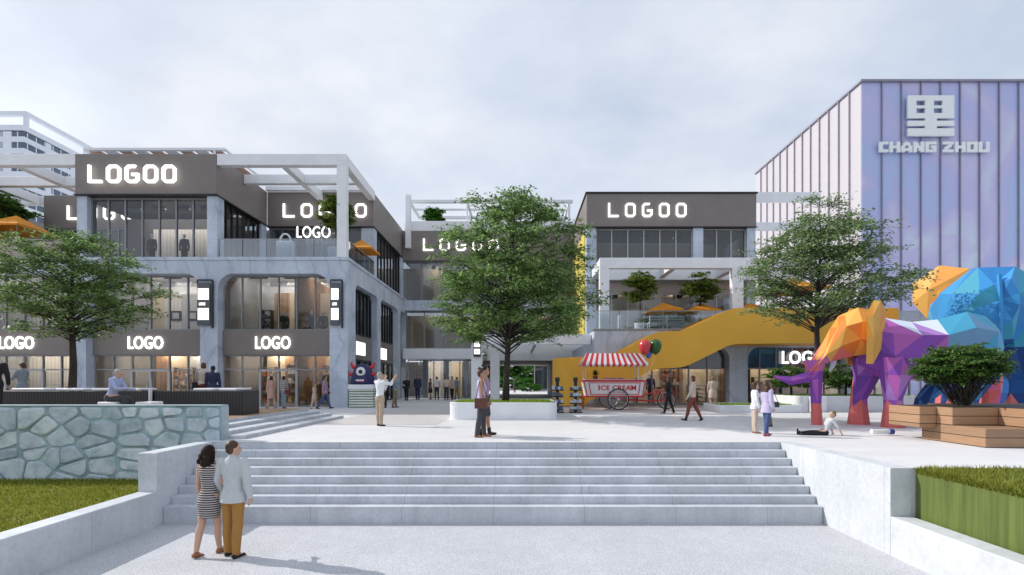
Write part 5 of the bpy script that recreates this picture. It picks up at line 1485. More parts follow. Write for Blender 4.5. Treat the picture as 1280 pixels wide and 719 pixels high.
def baby_col(part, c, nz, rr):
    if part == 'ear': return rr.choice(['amber', 'amber', 'orange'])
    if part == 'tusk': return 'white'
    if part == 'tail': return 'steel'
    if part == 'head':
        if c.z > .70: return rr.choice(['orange', 'deep_orange', 'amber', 'orange'])
        if c.z > .64: return rr.choice(['orange', 'amber', 'coral'])
        return rr.choice(['rose', 'pink', 'coral', 'magenta'])
    if part == 'trunk':
        if c.z < .19: return 'coral'
        if c.z > .52: return rr.choice(['coral', 'rose', 'magenta'])
        return rr.choice(['purple', 'magenta', 'purple'])
    if part == 'front_leg':
        if c.z < .21: return 'coral'
        if c.x > .44 and c.z < .42: return rr.choice(['coral', 'violet', 'purple'])
        return rr.choice(['magenta', 'purple', 'lilac', 'purple'])
    if part == 'rear_leg':
        if c.z < .1: return 'coral'
        return rr.choice(['deep_blue', 'blue', 'blue', 'navy'])
    # body
    k = c.x + rr.uniform(-.03, .03)
    if nz > .72 and k > -.1: return rr.choice(['white', 'lilac'])  # upward facets paler: highlight along the back put into the facet colours
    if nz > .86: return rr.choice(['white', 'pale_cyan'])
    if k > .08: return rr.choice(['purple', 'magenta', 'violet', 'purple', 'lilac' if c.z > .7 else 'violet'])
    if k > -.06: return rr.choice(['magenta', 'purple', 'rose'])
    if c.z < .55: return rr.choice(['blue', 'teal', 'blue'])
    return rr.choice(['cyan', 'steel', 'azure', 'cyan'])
def big_col(part, c, nz, rr):
    if part == 'ear': return rr.choice(['amber', 'amber', 'orange'])
    if part == 'tusk': return 'white'
    if part == 'tail': return 'azure'
    if part == 'head': return rr.choice(['orange', 'deep_orange', 'amber', 'pink'])
    if part == 'trunk': return rr.choice(['purple', 'magenta', 'coral'])
    if part == 'front_leg': return rr.choice(['coral', 'pink', 'coral'])
    if part == 'rear_leg':
        if c.z < .08: return 'coral'
        if c.z > .5: return rr.choice(['blue', 'teal'])
        return rr.choice(['deep_blue', 'navy', 'deep_blue', 'blue'])
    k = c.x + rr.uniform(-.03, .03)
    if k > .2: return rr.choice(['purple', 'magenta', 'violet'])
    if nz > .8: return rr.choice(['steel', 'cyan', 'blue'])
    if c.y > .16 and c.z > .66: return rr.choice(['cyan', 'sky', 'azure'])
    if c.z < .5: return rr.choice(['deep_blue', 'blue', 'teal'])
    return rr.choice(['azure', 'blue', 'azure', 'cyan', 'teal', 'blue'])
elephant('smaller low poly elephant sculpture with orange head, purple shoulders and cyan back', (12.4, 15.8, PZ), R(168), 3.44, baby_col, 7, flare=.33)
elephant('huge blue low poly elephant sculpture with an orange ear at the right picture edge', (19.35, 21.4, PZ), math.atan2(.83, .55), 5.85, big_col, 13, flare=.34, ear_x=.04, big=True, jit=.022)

# ================================================================== PEOPLE
def cloth(name, c, var=.05, sca=14): return mat(name, c, .85, var, sca, .55, 8, stretch=(1, 1, .7))
SK = {'light': mat('light_skin', (.55, .34, .25), .5, .06, 6), 'tan': mat('tan_skin', (.40, .22, .145), .5, .06, 6), 'brown': mat('brown_skin', (.17, .085, .055), .5, .06, 6)}
HR = {'deep': mat('deep_brown_hair', (.022, .013, .010), .75, .5, 40, .5, 60, spec=.15, stretch=(1, 1, .15)), 'black': mat('black_hair', (.012, .010, .010), .45, .3, 30, stretch=(1, 1, .2)), 'brown': mat('brown_hair', (.065, .032, .018), .5, .3, 30, stretch=(1, 1, .2)), 'auburn': mat('auburn_hair', (.12, .038, .02), .5, .3, 30, stretch=(1, 1, .2)), 'grey': mat('grey_hair', (.35, .33, .31), .6, .2, 30), 'sandy': mat('sandy_hair', (.22, .13, .06), .55, .25, 30)}
CL = {k: cloth('cloth_' + k, c) for k, c in {'white': (.68, .70, .74), 'black': (.018, .018, .021), 'navy': (.028, .038, .085), 'charcoal': (.055, .058, .066), 'khaki': (.40, .32, .24), 'mustard': (.36, .18, .045), 'lightblue': (.36, .43, .66),
 'rust': (.21, .058, .038), 'cream': (.60, .50, .42), 'beige': (.52, .42, .35), 'lavender': (.46, .42, .60), 'denim': (.055, .085, .20), 'greyblue': (.20, .26, .32), 'blush': (.52, .33, .27), 'maroon': (.16, .04, .035), 'plaid': (.33, .30, .30), 'dress_grey': (.27, .27, .31), 'olive': (.20, .17, .10), 'offgrey': (.50, .53, .54), 'mauve': (.33, .22, .30)}.items()}
CL['tan_leather'] = mat('tan_leather', (.30, .12, .06), .5, .12, 6); CL['brown_leather'] = mat('brown_leather', (.115, .042, .028), .5, .14, 6); CL['red_shoe'] = mat('red_shoe', (.30, .07, .08), .6, .1, 8)
CL['stripe'] = stripes('striped_jersey', (.55, .50, .48), (.03, .03, .034), .036, .6, 'z', .85)
CL['plaid'] = stripes('banded_jersey', (.42, .38, .36), (.14, .13, .14), .11, .4, 'z', .85)
EYE = mat('dark_eye', (.02, .015, .012), .2, .1, 5)

def person(label, x, y, z, H, face, look, legL=(0, 0), legR=(0, 0), armL=(4, 8, 10), armR=(4, 8, 10), lean=0, turn=0, nod=0, seat=None, vox=None, female=False, group=None, child=False, sit_floor=False, stance=1.0):
    dist = math.hypot(x, y)
    vox = vox or max(.0085, min(.022, dist*.00085))
    fine = dist < 11
    t_loc = (x, y, z)
    hs = 1.18 if child else 1.0
    hipz, shz = .525*H, .812*H
    hx = (.052 if female else .05)*H*stance; sx_ = (.098 if female else .112)*H
    def rotx(v, a):       # pitch forward: a>0 swings a downward vector to +y
        return Vector((v[0], v[1]*math.cos(a) - v[2]*math.sin(a)*1.0, v[1]*math.sin(a)*1.0 + v[2]*math.cos(a)))
    def down(pitch, roll=0):
        a, b = R(pitch), R(roll)
        return Vector((math.sin(b)*math.cos(a), math.sin(a), -math.cos(a)*math.cos(b)))
    hip = Vector((0, 0, hipz))
    J = {}
    for s_, leg, nm in ((-1, legL, 'L'), (1, legR, 'R')):
        h = hip + Vector((s_*hx, 0, 0)); roll = s_*(leg[2] if len(leg) > 2 else 1.0)
        k = h + down(leg[0], roll)*.245*H; a = k + down(leg[0]-leg[1], roll*.6)*.24*H
        J['h'+nm], J['k'+nm], J['a'+nm] = h, k, a
        J['pitch'+nm] = leg[0]-leg[1] + (leg[3] if len(leg) > 3 else 0)
    le = R(lean)
    def up(p):  # lean torso about the hip, forward
        q = p - hip; return hip + Vector((q.x, q.y*math.cos(le) + q.z*math.sin(le), q.z*math.cos(le) - q.y*math.sin(le)))
    for s_, arm, nm in ((-1, armL, 'L'), (1, armR, 'R')):
        s0 = up(Vector((s_*sx_, 0, shz)))
        e = s0 + down(arm[0]+lean*0, s_*arm[1])*.165*H
        inward = arm[3] if len(arm) > 3 else 0
        f_ = down(arm[0]+arm[2], s_*(arm[1]*.4 - inward))
        w_ = e + f_*.145*H
        J['s'+nm], J['e'+nm], J['w'+nm], J['f'+nm] = s0, e, w_, f_
    foot_min = min(J['aL'].z - .045*H, J['aR'].z - .045*H)
    shift = -foot_min if seat is None else seat - (hipz - .065*H)
    if sit_floor: shift = .07*H - hipz
    Wm = Matrix.Translation(Vector(t_loc)) @ Matrix.Rotation(R(face), 4, 'Z') @ Matrix.Translation((0, 0, shift))
    def T(m): m.v = [tuple(Wm @ Vector(p)) for p in m.v]; return m
    g = .93 if female else 1.0
    # ---------------- torso rings
    tor = [(.470, .070, .060, 0), (.505, .094 if female else .088, .066, -.006), (.545, .092 if female else .085, .062, -.004), (.60, .074*g, .052, .002), (.65, .078*g, .055, .005), (.71, .092*g, .064, .008), (.755, .100*g, .066, .004), (.795, .104*g, .056, -.002), (.825, .075*g, .042, -.006), (.848, .036, .034, -.004)]
    def torso(m, z0, z1, infl, flare=0, bust=True):
        rings = []
        for zz, rx, ry, yo in tor:
            if zz < z0-.02 or zz > z1+.02: continue
            rx_, ry_ = rx*H+infl, ry*H+infl
            rings.append([up(Vector((rx_*math.cos(2*PI*k/20), yo*H + ry_*math.sin(2*PI*k/20)*(1.12 if female and bust and .68 < zz < .74 and math.sin(2*PI*k/20) > 0 else 1), zz*H))) for k in range(20)])
        if len(rings) > 1: m.loft(rings)
    body = MB(); torso(body, .47, .85, 0)
    neck0 = up(Vector((0, -.004*H, .84*H))); hc = up(Vector((0, .006*H, .925*H))) if not child else up(Vector((0, .006*H, .925*H)))
    hc = hc + Vector((0, .01*H*math.sin(R(nod)), -.01*H*(nod > 10)))
    body.cap(neck0, hc - Vector((0, .004*H, .03*H)), .033*H*g, .030*H*g)
    HRm = Matrix.Rotation(R(turn), 3, 'Z') @ Matrix.Rotation(R(-nod), 3, 'X')
    def hd(px_, py_, pz_): return hc + HRm @ Vector((px_*H*hs, py_*H*hs, pz_*H*hs))
    body.ell(hd(0, -.004, .012), (.0445*H*hs, .054*H*hs, .053*H*hs), 20, 14, rot=HRm)
    body.ell(hd(0, .013, -.026), (.034*H*hs, .038*H*hs, .038*H*hs), 16, 10, rot=HRm)
    body.cap(hd(0, .047, -.002), hd(0, .060, -.020), .006*H*hs, .0095*H*hs, 8)      # nose
    body.ell(hd(0, .046, -.040), (.015*H*hs, .008*H*hs, .006*H*hs), 10, 8, rot=HRm)   # mouth
    body.ell(hd(0, .040, -.055), (.014*H*hs, .012*H*hs, .009*H*hs), 10, 8, rot=HRm)   # chin
    for s_ in (-1, 1): body.ell(hd(s_*.044, -.006, -.006), (.006*H*hs, .012*H*hs, .018*H*hs), 8, 8, rot=HRm)
    bare_foot = look.get('shoes') is None
    for nm, s_ in (('L', -1), ('R', 1)):
        h, k, a = J['h'+nm], J['k'+nm], J['a'+nm]
        body.cap(h + Vector((0, 0, .01*H)), k, (.049 if female else .052)*H, (.032 if female else .036)*H); body.ell(k + Vector((0, .004*H, 0)), (.034*H, .036*H, .036*H), 12, 8)
        calf = k.lerp(a, .32) + Vector((0, -.008*H, 0)); body.cap(k, calf, .033*H, .033*H); body.cap(calf, a, .033*H, .021*H)
        p_ = R(J['pitch'+nm]); fw = Vector((s_*.12, math.cos(p_), math.sin(p_)))
        heel = a + Vector((0, -.012*H, -.028*H)) if True else a
        dn = Vector((0, math.sin(p_), -math.cos(p_)))
        heel = a + dn*.028*H - fw*.014*H; toe = a + dn*.034*H + fw*.088*H
        J['heel'+nm], J['toe'+nm], J['fw'+nm], J['dn'+nm] = heel, toe, fw, dn
        body.cap(a, heel, .020*H, .018*H, 10); body.cap(heel, toe, .018*H, .013*H, 10); body.cap(a, toe, .018*H, .011*H, 10)
        s0, e, w_, f_ = J['s'+nm], J['e'+nm], J['w'+nm], J['f'+nm]
        body.cap(s0 - Vector((s_*.02*H, 0, .012*H)), s0, .034*H*g, .031*H*g); body.cap(s0, e, .029*H*g, .023*H*g); body.cap(e, e.lerp(w_, .35), .023*H*g, .024*H*g); body.cap(e.lerp(w_, .35), w_, .024*H*g, .0155*H*g)
        # hand: palm, four fingers, thumb
        side = Vector((0, 1, 0)) - f_*f_.y
        if side.length < .2: side = Vector((1, 0, 0))*-s_ - f_*f_.x*-s_
        side.normalize(); nrm = f_.cross(side)*s_
        palm = w_ + f_*.042*H
        for q in (-.014, 0, .014): body.cap(w_ + f_*.008*H + side*q*.6*H, palm + side*q*H, .0095*H, .0095*H, 8)
        for q, L in ((.018, .040), (.006, .046), (-.006, .043), (-.017, .034)):
            b0 = palm + side*q*H; b1 = b0 + (f_*.9 - nrm*.35)*L*.55*H; b2 = b1 + (f_*.6 - nrm*.75)*L*.5*H
            body.cap(b0, b1, .0052*H, .0048*H, 8); body.cap(b1, b2, .0048*H, .0038*H, 8)
        tb = w_ + f_*.016*H + side*.016*H; tm = tb + (side*.7 + f_*.75 - nrm*.2)*.026*H
        body.cap(tb, tm, .0065*H, .0056*H, 8); body.cap(tm, tm + (f_*.9 + side*.15 - nrm*.25)*.022*H, .0055*H, .004*H, 8)
    T(body)
    po = bpy.data.objects.new('tmp', None)
    me_o = body.remesh('person', SK[look.get('skin', 'light')], None, vox, 2)
    # origin at the feet
    me_o.data.transform(Matrix.Translation(-Vector(t_loc))); me_o.location = t_loc
    tag(me_o, label, 'person', group)
    # ---------------- clothing
    def piece(name, m, material, sm=3, v=None): T(m); return m.remesh(name, material, me_o, v or vox, sm)
    top = look.get('top')
    if top:
        kind, mt, sl = top[:3]; infl = {'shirt': .010, 'jacket': .015, 'vest': .007, 'coat': .022, 'dress': .008}[kind]*H/1.7
        m = MB(); z0 = {'shirt': .505 if seat is None and not sit_floor else .47, 'jacket': .49, 'vest': .53, 'coat': .47, 'dress': .47}[kind]
        torso(m, z0, .83, infl)
        if seat is not None: m.ell(hip, (.104*H, .082*H, .06*H))
        if kind in ('coat', 'dress'):
            hem = look.get('hem', .36); rings = []
            for zz, k in ((.53, .0), (.48, .25), (hem+.03, .8), (hem, 1.0)):
                fl_ = look.get('flare', .01)*k + (.016*min(1, k*4) if kind == 'dress' else .008*min(1, k*4))
                rings.append([up(Vector(((.094+fl_)*H*math.cos(2*PI*i/20)+infl*math.cos(2*PI*i/20), ((.070+fl_)*H+infl)*math.sin(2*PI*i/20) + .012*H*(J['kL'].y+J['kR'].y)/H*k, zz*H))) for i in range(20)])
            m.loft(rings)
        if kind == 'jacket':
            rings = []
            for zz, k in ((.56, 0), (.51, .7), (.468, 1)):
                rings.append([up(Vector(((.094*H+infl+.010*H*k)*math.cos(2*PI*i/20), ((.068*H+infl+.010*H*k)*math.sin(2*PI*i/20)), zz*H))) for i in range(20)])
            m.loft(rings)
        ends = {'long': 1.0, 'short': .0, 'none': None, 'mid': .35}
        if sl != 'none':
            for nm, s_ in (('L', -1), ('R', 1)):
                s0, e, w_ = J['s'+nm], J['e'+nm], J['w'+nm]
                m.cap(s0 - Vector((s_*.03*H, 0, .014*H)), s0, .036*H*g+infl, .032*H*g+infl)
                if sl == 'short': m.cap(s0, s0.lerp(e, .62), .030*H*g+infl, .028*H*g+infl)
                else:
                    m.cap(s0, e, .030*H*g+infl, .0255*H*g+infl)
                    q = w_ if sl == 'long' else e.lerp(w_, .4)
                    m.cap(e, e.lerp(q, .94), .0255*H*g+infl, .0195*H*g+infl*.8)
        else:
            for s_ in (-1, 1): m.cap(up(Vector((s_*.062*H, 0, .80*H))), up(Vector((s_*.05*H, -.0, .825*H))), .030*H+infl, .022*H+infl)
        if kind in ('jacket', 'shirt', 'coat'):
            m.cap(neck0 - Vector((0, 0, .010*H)), neck0 + Vector((0, -.004*H, .006*H)), .040*H*g+infl*.6, .035*H*g+infl*.5)
        piece({'shirt': 'shirt', 'jacket': 'jacket', 'vest': 'top', 'coat': 'coat', 'dress': 'dress'}[kind], m, mt)
    bot = look.get('bottom')
    if bot:
        kind, mt = bot; infl = (.009 if seat is None and not sit_floor else .020)*H/1.7; m = MB()
        rings = []
        for zz, rx, ry, yo in ((.455, .05, .045, 0), (.475, .080, .064, -.002), (.505, .094, .068, -.006), (.545, .090, .063, -.004), (.565, .084, .058, -.002)):
            rings.append([hip + (up(Vector(((rx*H+infl)*math.cos(2*PI*k/20), yo*H + (ry*H+infl)*math.sin(2*PI*k/20), zz*H))) - hip) for k in range(20)])
        m.loft(rings)
        for nm in 'LR':
            h, k, a = J['h'+nm], J['k'+nm], J['a'+nm]
            if kind == 'shorts': m.cap(h, h.lerp(k, .9), .058*H+infl, .046*H+infl); continue
            w_ = {'trousers': .030, 'slim': .024, 'wide': .040}[kind]
            e = a if kind != 'slim' else k.lerp(a, .97)
            m.cap(h - Vector((0, 0, .02*H)), k, .050*H+infl, .038*H+infl)
            cf = k.lerp(a, .35) + Vector((0, -.006*H, 0)); m.cap(k, cf, .038*H+infl, .036*H+infl); m.cap(cf, e - (a-k).normalized()*0 , .036*H+infl, w_*H+infl*.6)
        piece('trousers' if kind != 'shorts' else 'shorts', m, mt)
    if look.get('shoes'):
        for nm in 'LR':
            m = MB(); a, heel, toe = J['a'+nm], J['heel'+nm], J['toe'+nm]
            m.cap(heel, toe, .0235*H, .0185*H, 12); m.cap(a + J['dn'+nm]*.006*H, heel, .0235*H, .0235*H, 12); m.cap(a + J['dn'+nm]*.012*H, heel.lerp(toe, .6), .021*H, .018*H)
            if look.get('boots'): m.cap(a - J['dn'+nm]*.05*H, a, .031*H, .027*H)
            sole = min(heel.z, toe.z)
            piece('shoe', m, look['shoes'], 2)
    # ---------------- hair
    hm = MB(); st = look.get('hair_style', 'short')
    hm.ell(hd(0, -.013, .022), (.0485*H*hs, .054*H*hs, .052*H*hs), 20, 12, rot=HRm)
    if st in ('short', 'bob', 'long', 'pony', 'bun'):
        hm.ell(hd(0, -.030, .000), (.043*H*hs, .034*H*hs, .047*H*hs), 16, 10, rot=HRm)
    if st == 'bob':
        for s_ in (-1, 1): hm.cap(hd(s_*.038, -.010, .01), hd(s_*.038, -.006, -.045), .017*H*hs, .014*H*hs)
        hm.ell(hd(0, -.032, -.025), (.045*H*hs, .03*H*hs, .04*H*hs), 14, 8, rot=HRm)
    if st == 'long':
        hm.ell(hd(0, -.034, .0), (.055*H*hs, .042*H*hs, .058*H*hs), 16, 10, rot=HRm)
        for k_ in range(16):
            q_ = -.05 + .1*(k_ % 8)/7; hm.ell(hd(q_*1.15, -.052 - .008*(k_ % 3), -.03 - .045*(k_//8) - .012*(k_ % 2)), (.017*H*hs, .015*H*hs, .026*H*hs), 10, 8)
        for q, yo, L in ((-.034, -.036, -.125), (-.017, -.050, -.145), (0, -.054, -.150), (.017, -.050, -.140), (.034, -.036, -.120), (-.046, -.012, -.085), (.046, -.012, -.085)):
            hm.cap(hd(q*.9, yo*.75, .005), hd(q*1.15, yo*1.02, L), .024*H*hs, .015*H*hs)
    if st == 'pony':
        hm.cap(hd(0, -.062, .012), hd(0, -.085, -.02), .014*H*hs, .018*H*hs); hm.cap(hd(0, -.085, -.02), hd(0, -.082, -.085), .018*H*hs, .007*H*hs)
    if st == 'bun': hm.ell(hd(0, -.030, .080), (.030*H*hs, .030*H*hs, .026*H*hs), 14, 10)
    piece('hair', hm, HR[look.get('hair', 'brown')], 1)
    if dist < 24:
        for s_ in (-1, 1):
            T(MB().ell(hd(s_*.018, .0465, .003), (.0065*H*hs, .004*H*hs, .004*H*hs), 8, 6)).build('eye', EYE, me_o)
    if look.get('bag'):
        side, mt, sz = look['bag']; s_ = -1 if side == 'L' else 1
        nm = 'L' if side == 'L' else 'R'
        w_ = Vector((s_*.15*H, .0, .50*H)) if len(look['bag']) < 4 else J['w'+nm] + Vector((0, 0, -.12*H))
        m = MB(); a, b, c = sz[0]*H/2, sz[1]*H/2, sz[2]*H
        m.bbox(w_.x-b, w_.x+b, w_.y-a, w_.y+a, w_.z-c/2, w_.z+c/2, min(a, b, c)*.35, seg=2)
        bo = T(m).build('bag', mt, me_o, smooth=False)
        sp = MB(); top_ = J['s'+nm] + Vector((0, 0, .03*H)) if len(look['bag']) < 4 else J['w'+nm]
        sp.tube([w_ + Vector((0, a*.8, c/2)), top_ + Vector((0, .02*H, 0)), top_ - Vector((0, .02*H, 0)), w_ + Vector((0, -a*.8, c/2))], .006*H, 6)
        T(sp).build('strap', mt, bo)
    return me_o

def feet(px, py, z=PZ):
    """ground point seen at that spot of the photograph"""
    d = (2.65-z)*640/(py-476); return (px-648)*d/640, d

# --- foreground couple
person('woman with long dark hair in a striped dress at the foot of the stairs', -5.01, 8.30, LZ, 1.79, -14, dict(skin='light', hair='deep', hair_style='long', top=('dress', CL['stripe'], 'none'), hem=.345, flare=-.018, shoes=CL['tan_leather']),
       legL=(-9, 6, -1.5, 0), legR=(10, 4, -1, 0), armL=(-2, 7, 12), armR=(8, 10, 62, 12), female=True, turn=-6, vox=.009)
person('man in pale grey blazer and mustard trousers at the foot of the stairs', -4.58, 8.22, LZ, 1.86, -8, dict(skin='light', hair='brown', hair_style='short', top=('jacket', CL['offgrey'], 'long'), bottom=('trousers', CL['mustard']), shoes=CL['black']),
       legL=(3, 3), legR=(-3, 3), armL=(2, 14, 24, 4), armR=(-2, 8, 12), turn=-32, vox=.009)
for dx, nm in ((0, 'L'), (0, 'R')): pass
# --- upper plaza
x, y = feet(475, 532.5)
person('man in a white shirt and khaki trousers standing alone with raised hands', x, y, PZ, 1.68, -35, dict(skin='light', hair='grey', top=('shirt', CL['white'], 'mid'), bottom=('trousers', CL['khaki']), shoes=CL['black']), armL=(75, 16, 70, 10), armR=(75, 12, 75, 10), legL=(2, 1), legR=(-2, 2))
person('man in white shirt and black trousers behind the man with raised hands', -6.95, 26.5, PZ, 1.75, 150, dict(skin='light', hair='grey', top=('shirt', CL['white'], 'long'), bottom=('trousers', CL['black']), shoes=CL['black']), armR=(20, 40, 20), armL=(10, 10, 20))
person('person in grey top and olive trousers pointing right by the side facade', -6.45, 26.8, PZ, 1.72, -60, dict(skin='light', hair='sandy', top=('shirt', CL['greyblue'], 'long'), bottom=('trousers', CL['olive']), shoes=CL['black']), armL=(60, 20, 10), legL=(8, 6), legR=(-8, 6))
person('woman with black hair bun and one arm round her friend, half hidden behind her', -.86, 13.15, PZ, 1.80, -82, dict(skin='tan', hair='black', hair_style='bun', top=('vest', CL['mauve'], 'none'), bottom=('shorts', CL['charcoal']), shoes=CL['black'], boots=1), legL=(10, 4), legR=(-4, 6), armR=(-38, 14, 70, 10), armL=(5, 8, 15), female=True)
person('woman in charcoal trousers with a brown shoulder bag walking before the central planter', -.93, 12.8, PZ, 1.70, -86, dict(skin='tan', hair='brown', hair_style='bun', top=('vest', CL['lavender'], 'none'), bottom=('trousers', CL['charcoal']), shoes=CL['tan_leather'], bag=('R', CL['brown_leather'], (.19, .05, .15))), legL=(7, 3), legR=(-5, 5), armR=(2, 5, 22), armL=(10, 8, 20), female=True)
x, y = feet(836, 517)
person('woman in a black outfit striding past the tricycle wheel', x, y, PZ, 1.62, 72, dict(skin='tan', hair='brown', hair_style='bob', top=('shirt', CL['black'], 'mid'), bottom=('trousers', CL['black']), shoes=CL['tan_leather'], bag=('L', CL['black'], (.14, .06, .12))), legL=(16, 6, 4), legR=(-10, 10, 4), armL=(20, 14, 60), armR=(15, 12, 40), female=True)
x, y = feet(866, 526)
person('woman in cream top and rust trousers carrying a black bag near the cart', x, y, PZ, 1.62, 62, dict(skin='light', hair='auburn', hair_style='bob', top=('shirt', CL['cream'], 'long'), bottom=('slim', CL['rust']), shoes=CL['black'], boots=1, bag=('R', CL['black'], (.17, .07, .16))), legL=(18, 5, 2), legR=(-14, 12, 2), armL=(8, 8, 20), armR=(-8, 10, 15), female=True)
x, y = feet(891, 511.5)
person('woman in a beige coat looking into the shop window of the right building', x, y, PZ, 1.62, -15, dict(skin='light', hair='sandy', hair_style='bob', top=('coat', CL['beige'], 'long'), hem=.33, shoes=CL['tan_leather']), armR=(30, 12, 80), armL=(6, 10, 10), female=True)
person('girl in a lavender top, jeans and red shoes looking up at the elephant sculpture', 6.36, 13.1, PZ, 1.40, -75, dict(skin='light', hair='brown', hair_style='long', top=('coat', CL['lavender'], 'long'), hem=.42, bottom=('slim', CL['denim']), shoes=CL['red_shoe']), legL=(8, 3), legR=(-8, 5), armR=(0, 6, 15), armL=(4, 8, 10), female=True, child=True, nod=-8)
person('child in a white jacket standing half hidden behind the girl in lavender', 6.35, 13.75, PZ, 1.36, -100, dict(skin='light', hair='brown', hair_style='bob', top=('jacket', CL['white'], 'long'), bottom=('trousers', CL['beige']), shoes=CL['tan_leather']), child=True, armL=(60, 10, 60))
person('boy in a tan jacket with bent knees beside the girl in lavender', 8.02-.25, 15.75, PZ, 1.38, 95, dict(skin='tan', hair='sandy', hair_style='bob', top=('shirt', CL['khaki'], 'long'), bottom=('trousers', CL['olive']), shoes=CL['black'], bag=('L', CL['charcoal'], (.16, .12, .12))), legL=(20, 26), legR=(5, 18), lean=10, child=True)
person('small boy in beige top and dark trousers sitting on the ground under the elephant', 7.92, 13.25, PZ, 1.22, 82, dict(skin='light', hair='sandy', top=('shirt', CL['offgrey'], 'mid'), bottom=('trousers', CL['black']), shoes=CL['black']), legL=(84, 6, 8, 10), legR=(86, 2, 3, 10), armL=(-30, 14, 4), armR=(-24, 14, 6), lean=-24, child=True, sit_floor=True, turn=12)
person('person in a grey top and jeans with a brown bag behind the purple elephant belly', 14.75, 20.2, PZ, 1.72, 170, dict(skin='light', hair='brown', hair_style='bob', top=('shirt', CL['beige'], 'short'), bottom=('slim', CL['denim']), shoes=CL['black'], bag=('L', CL['tan_leather'], (.13, .05, .15))), legL=(5, 3), legR=(-6, 6), female=True, armR=(4, 26, 20))
person('person in dark clothes beside the timber planter behind the purple elephant', 15.4, 20.8, PZ, 1.76, -20, dict(skin='tan', hair='black', top=('jacket', CL['charcoal'], 'long'), bottom=('trousers', CL['charcoal']), shoes=CL['black']), legL=(7, 4, 3), legR=(-7, 5, 3))
# --- deck
person('man in a black suit cut by the left picture edge', -14.95, 14.6, DZ, 1.84, 40, dict(skin='tan', hair='black', top=('jacket', CL['black'], 'long'), bottom=('trousers', CL['black']), shoes=CL['black']), armR=(-4, 12, 14))
person('woman with a brown ponytail in a grey blue jacket behind the black bench', -17.35, 17.9, DZ, 1.68, 88, dict(skin='light', hair='brown', hair_style='pony', top=('jacket', CL['greyblue'], 'mid'), bottom=('trousers', CL['charcoal']), shoes=CL['black']), armL=(24, 12, 60), armR=(10, 8, 40), female=True, nod=6)
person('man in a light blue shirt sitting on a white stool and looking at a phone', -11.45, 14.4, DZ, 1.76, -84, dict(skin='light', hair='grey', top=('shirt', CL['lightblue'], 'long'), bottom=('trousers', CL['charcoal']), shoes=CL['black']), legL=(80, 62, 6), legR=(86, 84, 6), armL=(24, 8, 62, 14), armR=(30, 8, 62, 14), lean=14, nod=22, seat=.47)
person('woman with red brown hair and cream blouse standing with a black bag behind the bench', -11.2, 18.2, DZ, 1.70, 25, dict(skin='light', hair='auburn', hair_style='bob', top=('shirt', CL['cream'], 'long'), bottom=('slim', CL['maroon']), shoes=CL['black'], bag=('L', CL['black'], (.2, .08, .16))), female=True, armL=(10, 12, 40), turn=30)
person('man in navy suit standing right of the woman in the cream blouse', -10.75, 18.0, DZ, 1.58, 10, dict(skin='brown', hair='black', top=('jacket', CL['navy'], 'long'), bottom=('trousers', CL['navy']), shoes=CL['black']), turn=45)
# --- in front of the left shop
person('woman in a blush coat walking past the glass door of the corner shop', -12.65, 26.2, PZ, 1.66, 60, dict(skin='tan', hair='black', hair_style='bob', top=('coat', CL['blush'], 'long'), hem=.30, bottom=('trousers', CL['blush']), shoes=CL['tan_leather'], boots=0), legL=(10, 4, 2), legR=(-10, 8, 2), female=True)
person('woman in plaid top with maroon bag by the corner shop door', -11.95, 26.1, PZ, 1.66, -20, dict(skin='light', hair='black', hair_style='bob', top=('shirt', CL['plaid'], 'long'), bottom=('slim', CL['greyblue']), shoes=CL['black'], bag=('R', CL['maroon'], (.18, .1, .14))), legL=(6, 3), legR=(-5, 5), female=True)
person('child in tan clothes walking beside the person in jeans at the corner pillar', -10.2, 25.6, PZ, 1.30, -80, dict(skin='light', hair='sandy', hair_style='bob', top=('coat', CL['beige'], 'long'), hem=.36, bottom=('slim', CL['beige']), shoes=CL['tan_leather']), legL=(10, 5), legR=(-10, 8), child=True)
person('person in a mauve jacket and jeans striding past the corner pillar', -9.72, 25.7, PZ, 1.68, -75, dict(skin='tan', hair='black', top=('jacket', CL['mauve'], 'long'), bottom=('slim', CL['denim']), shoes=CL['black']), legL=(20, 4), legR=(-16, 14), armR=(-14, 6, 14), armL=(16, 6, 14))
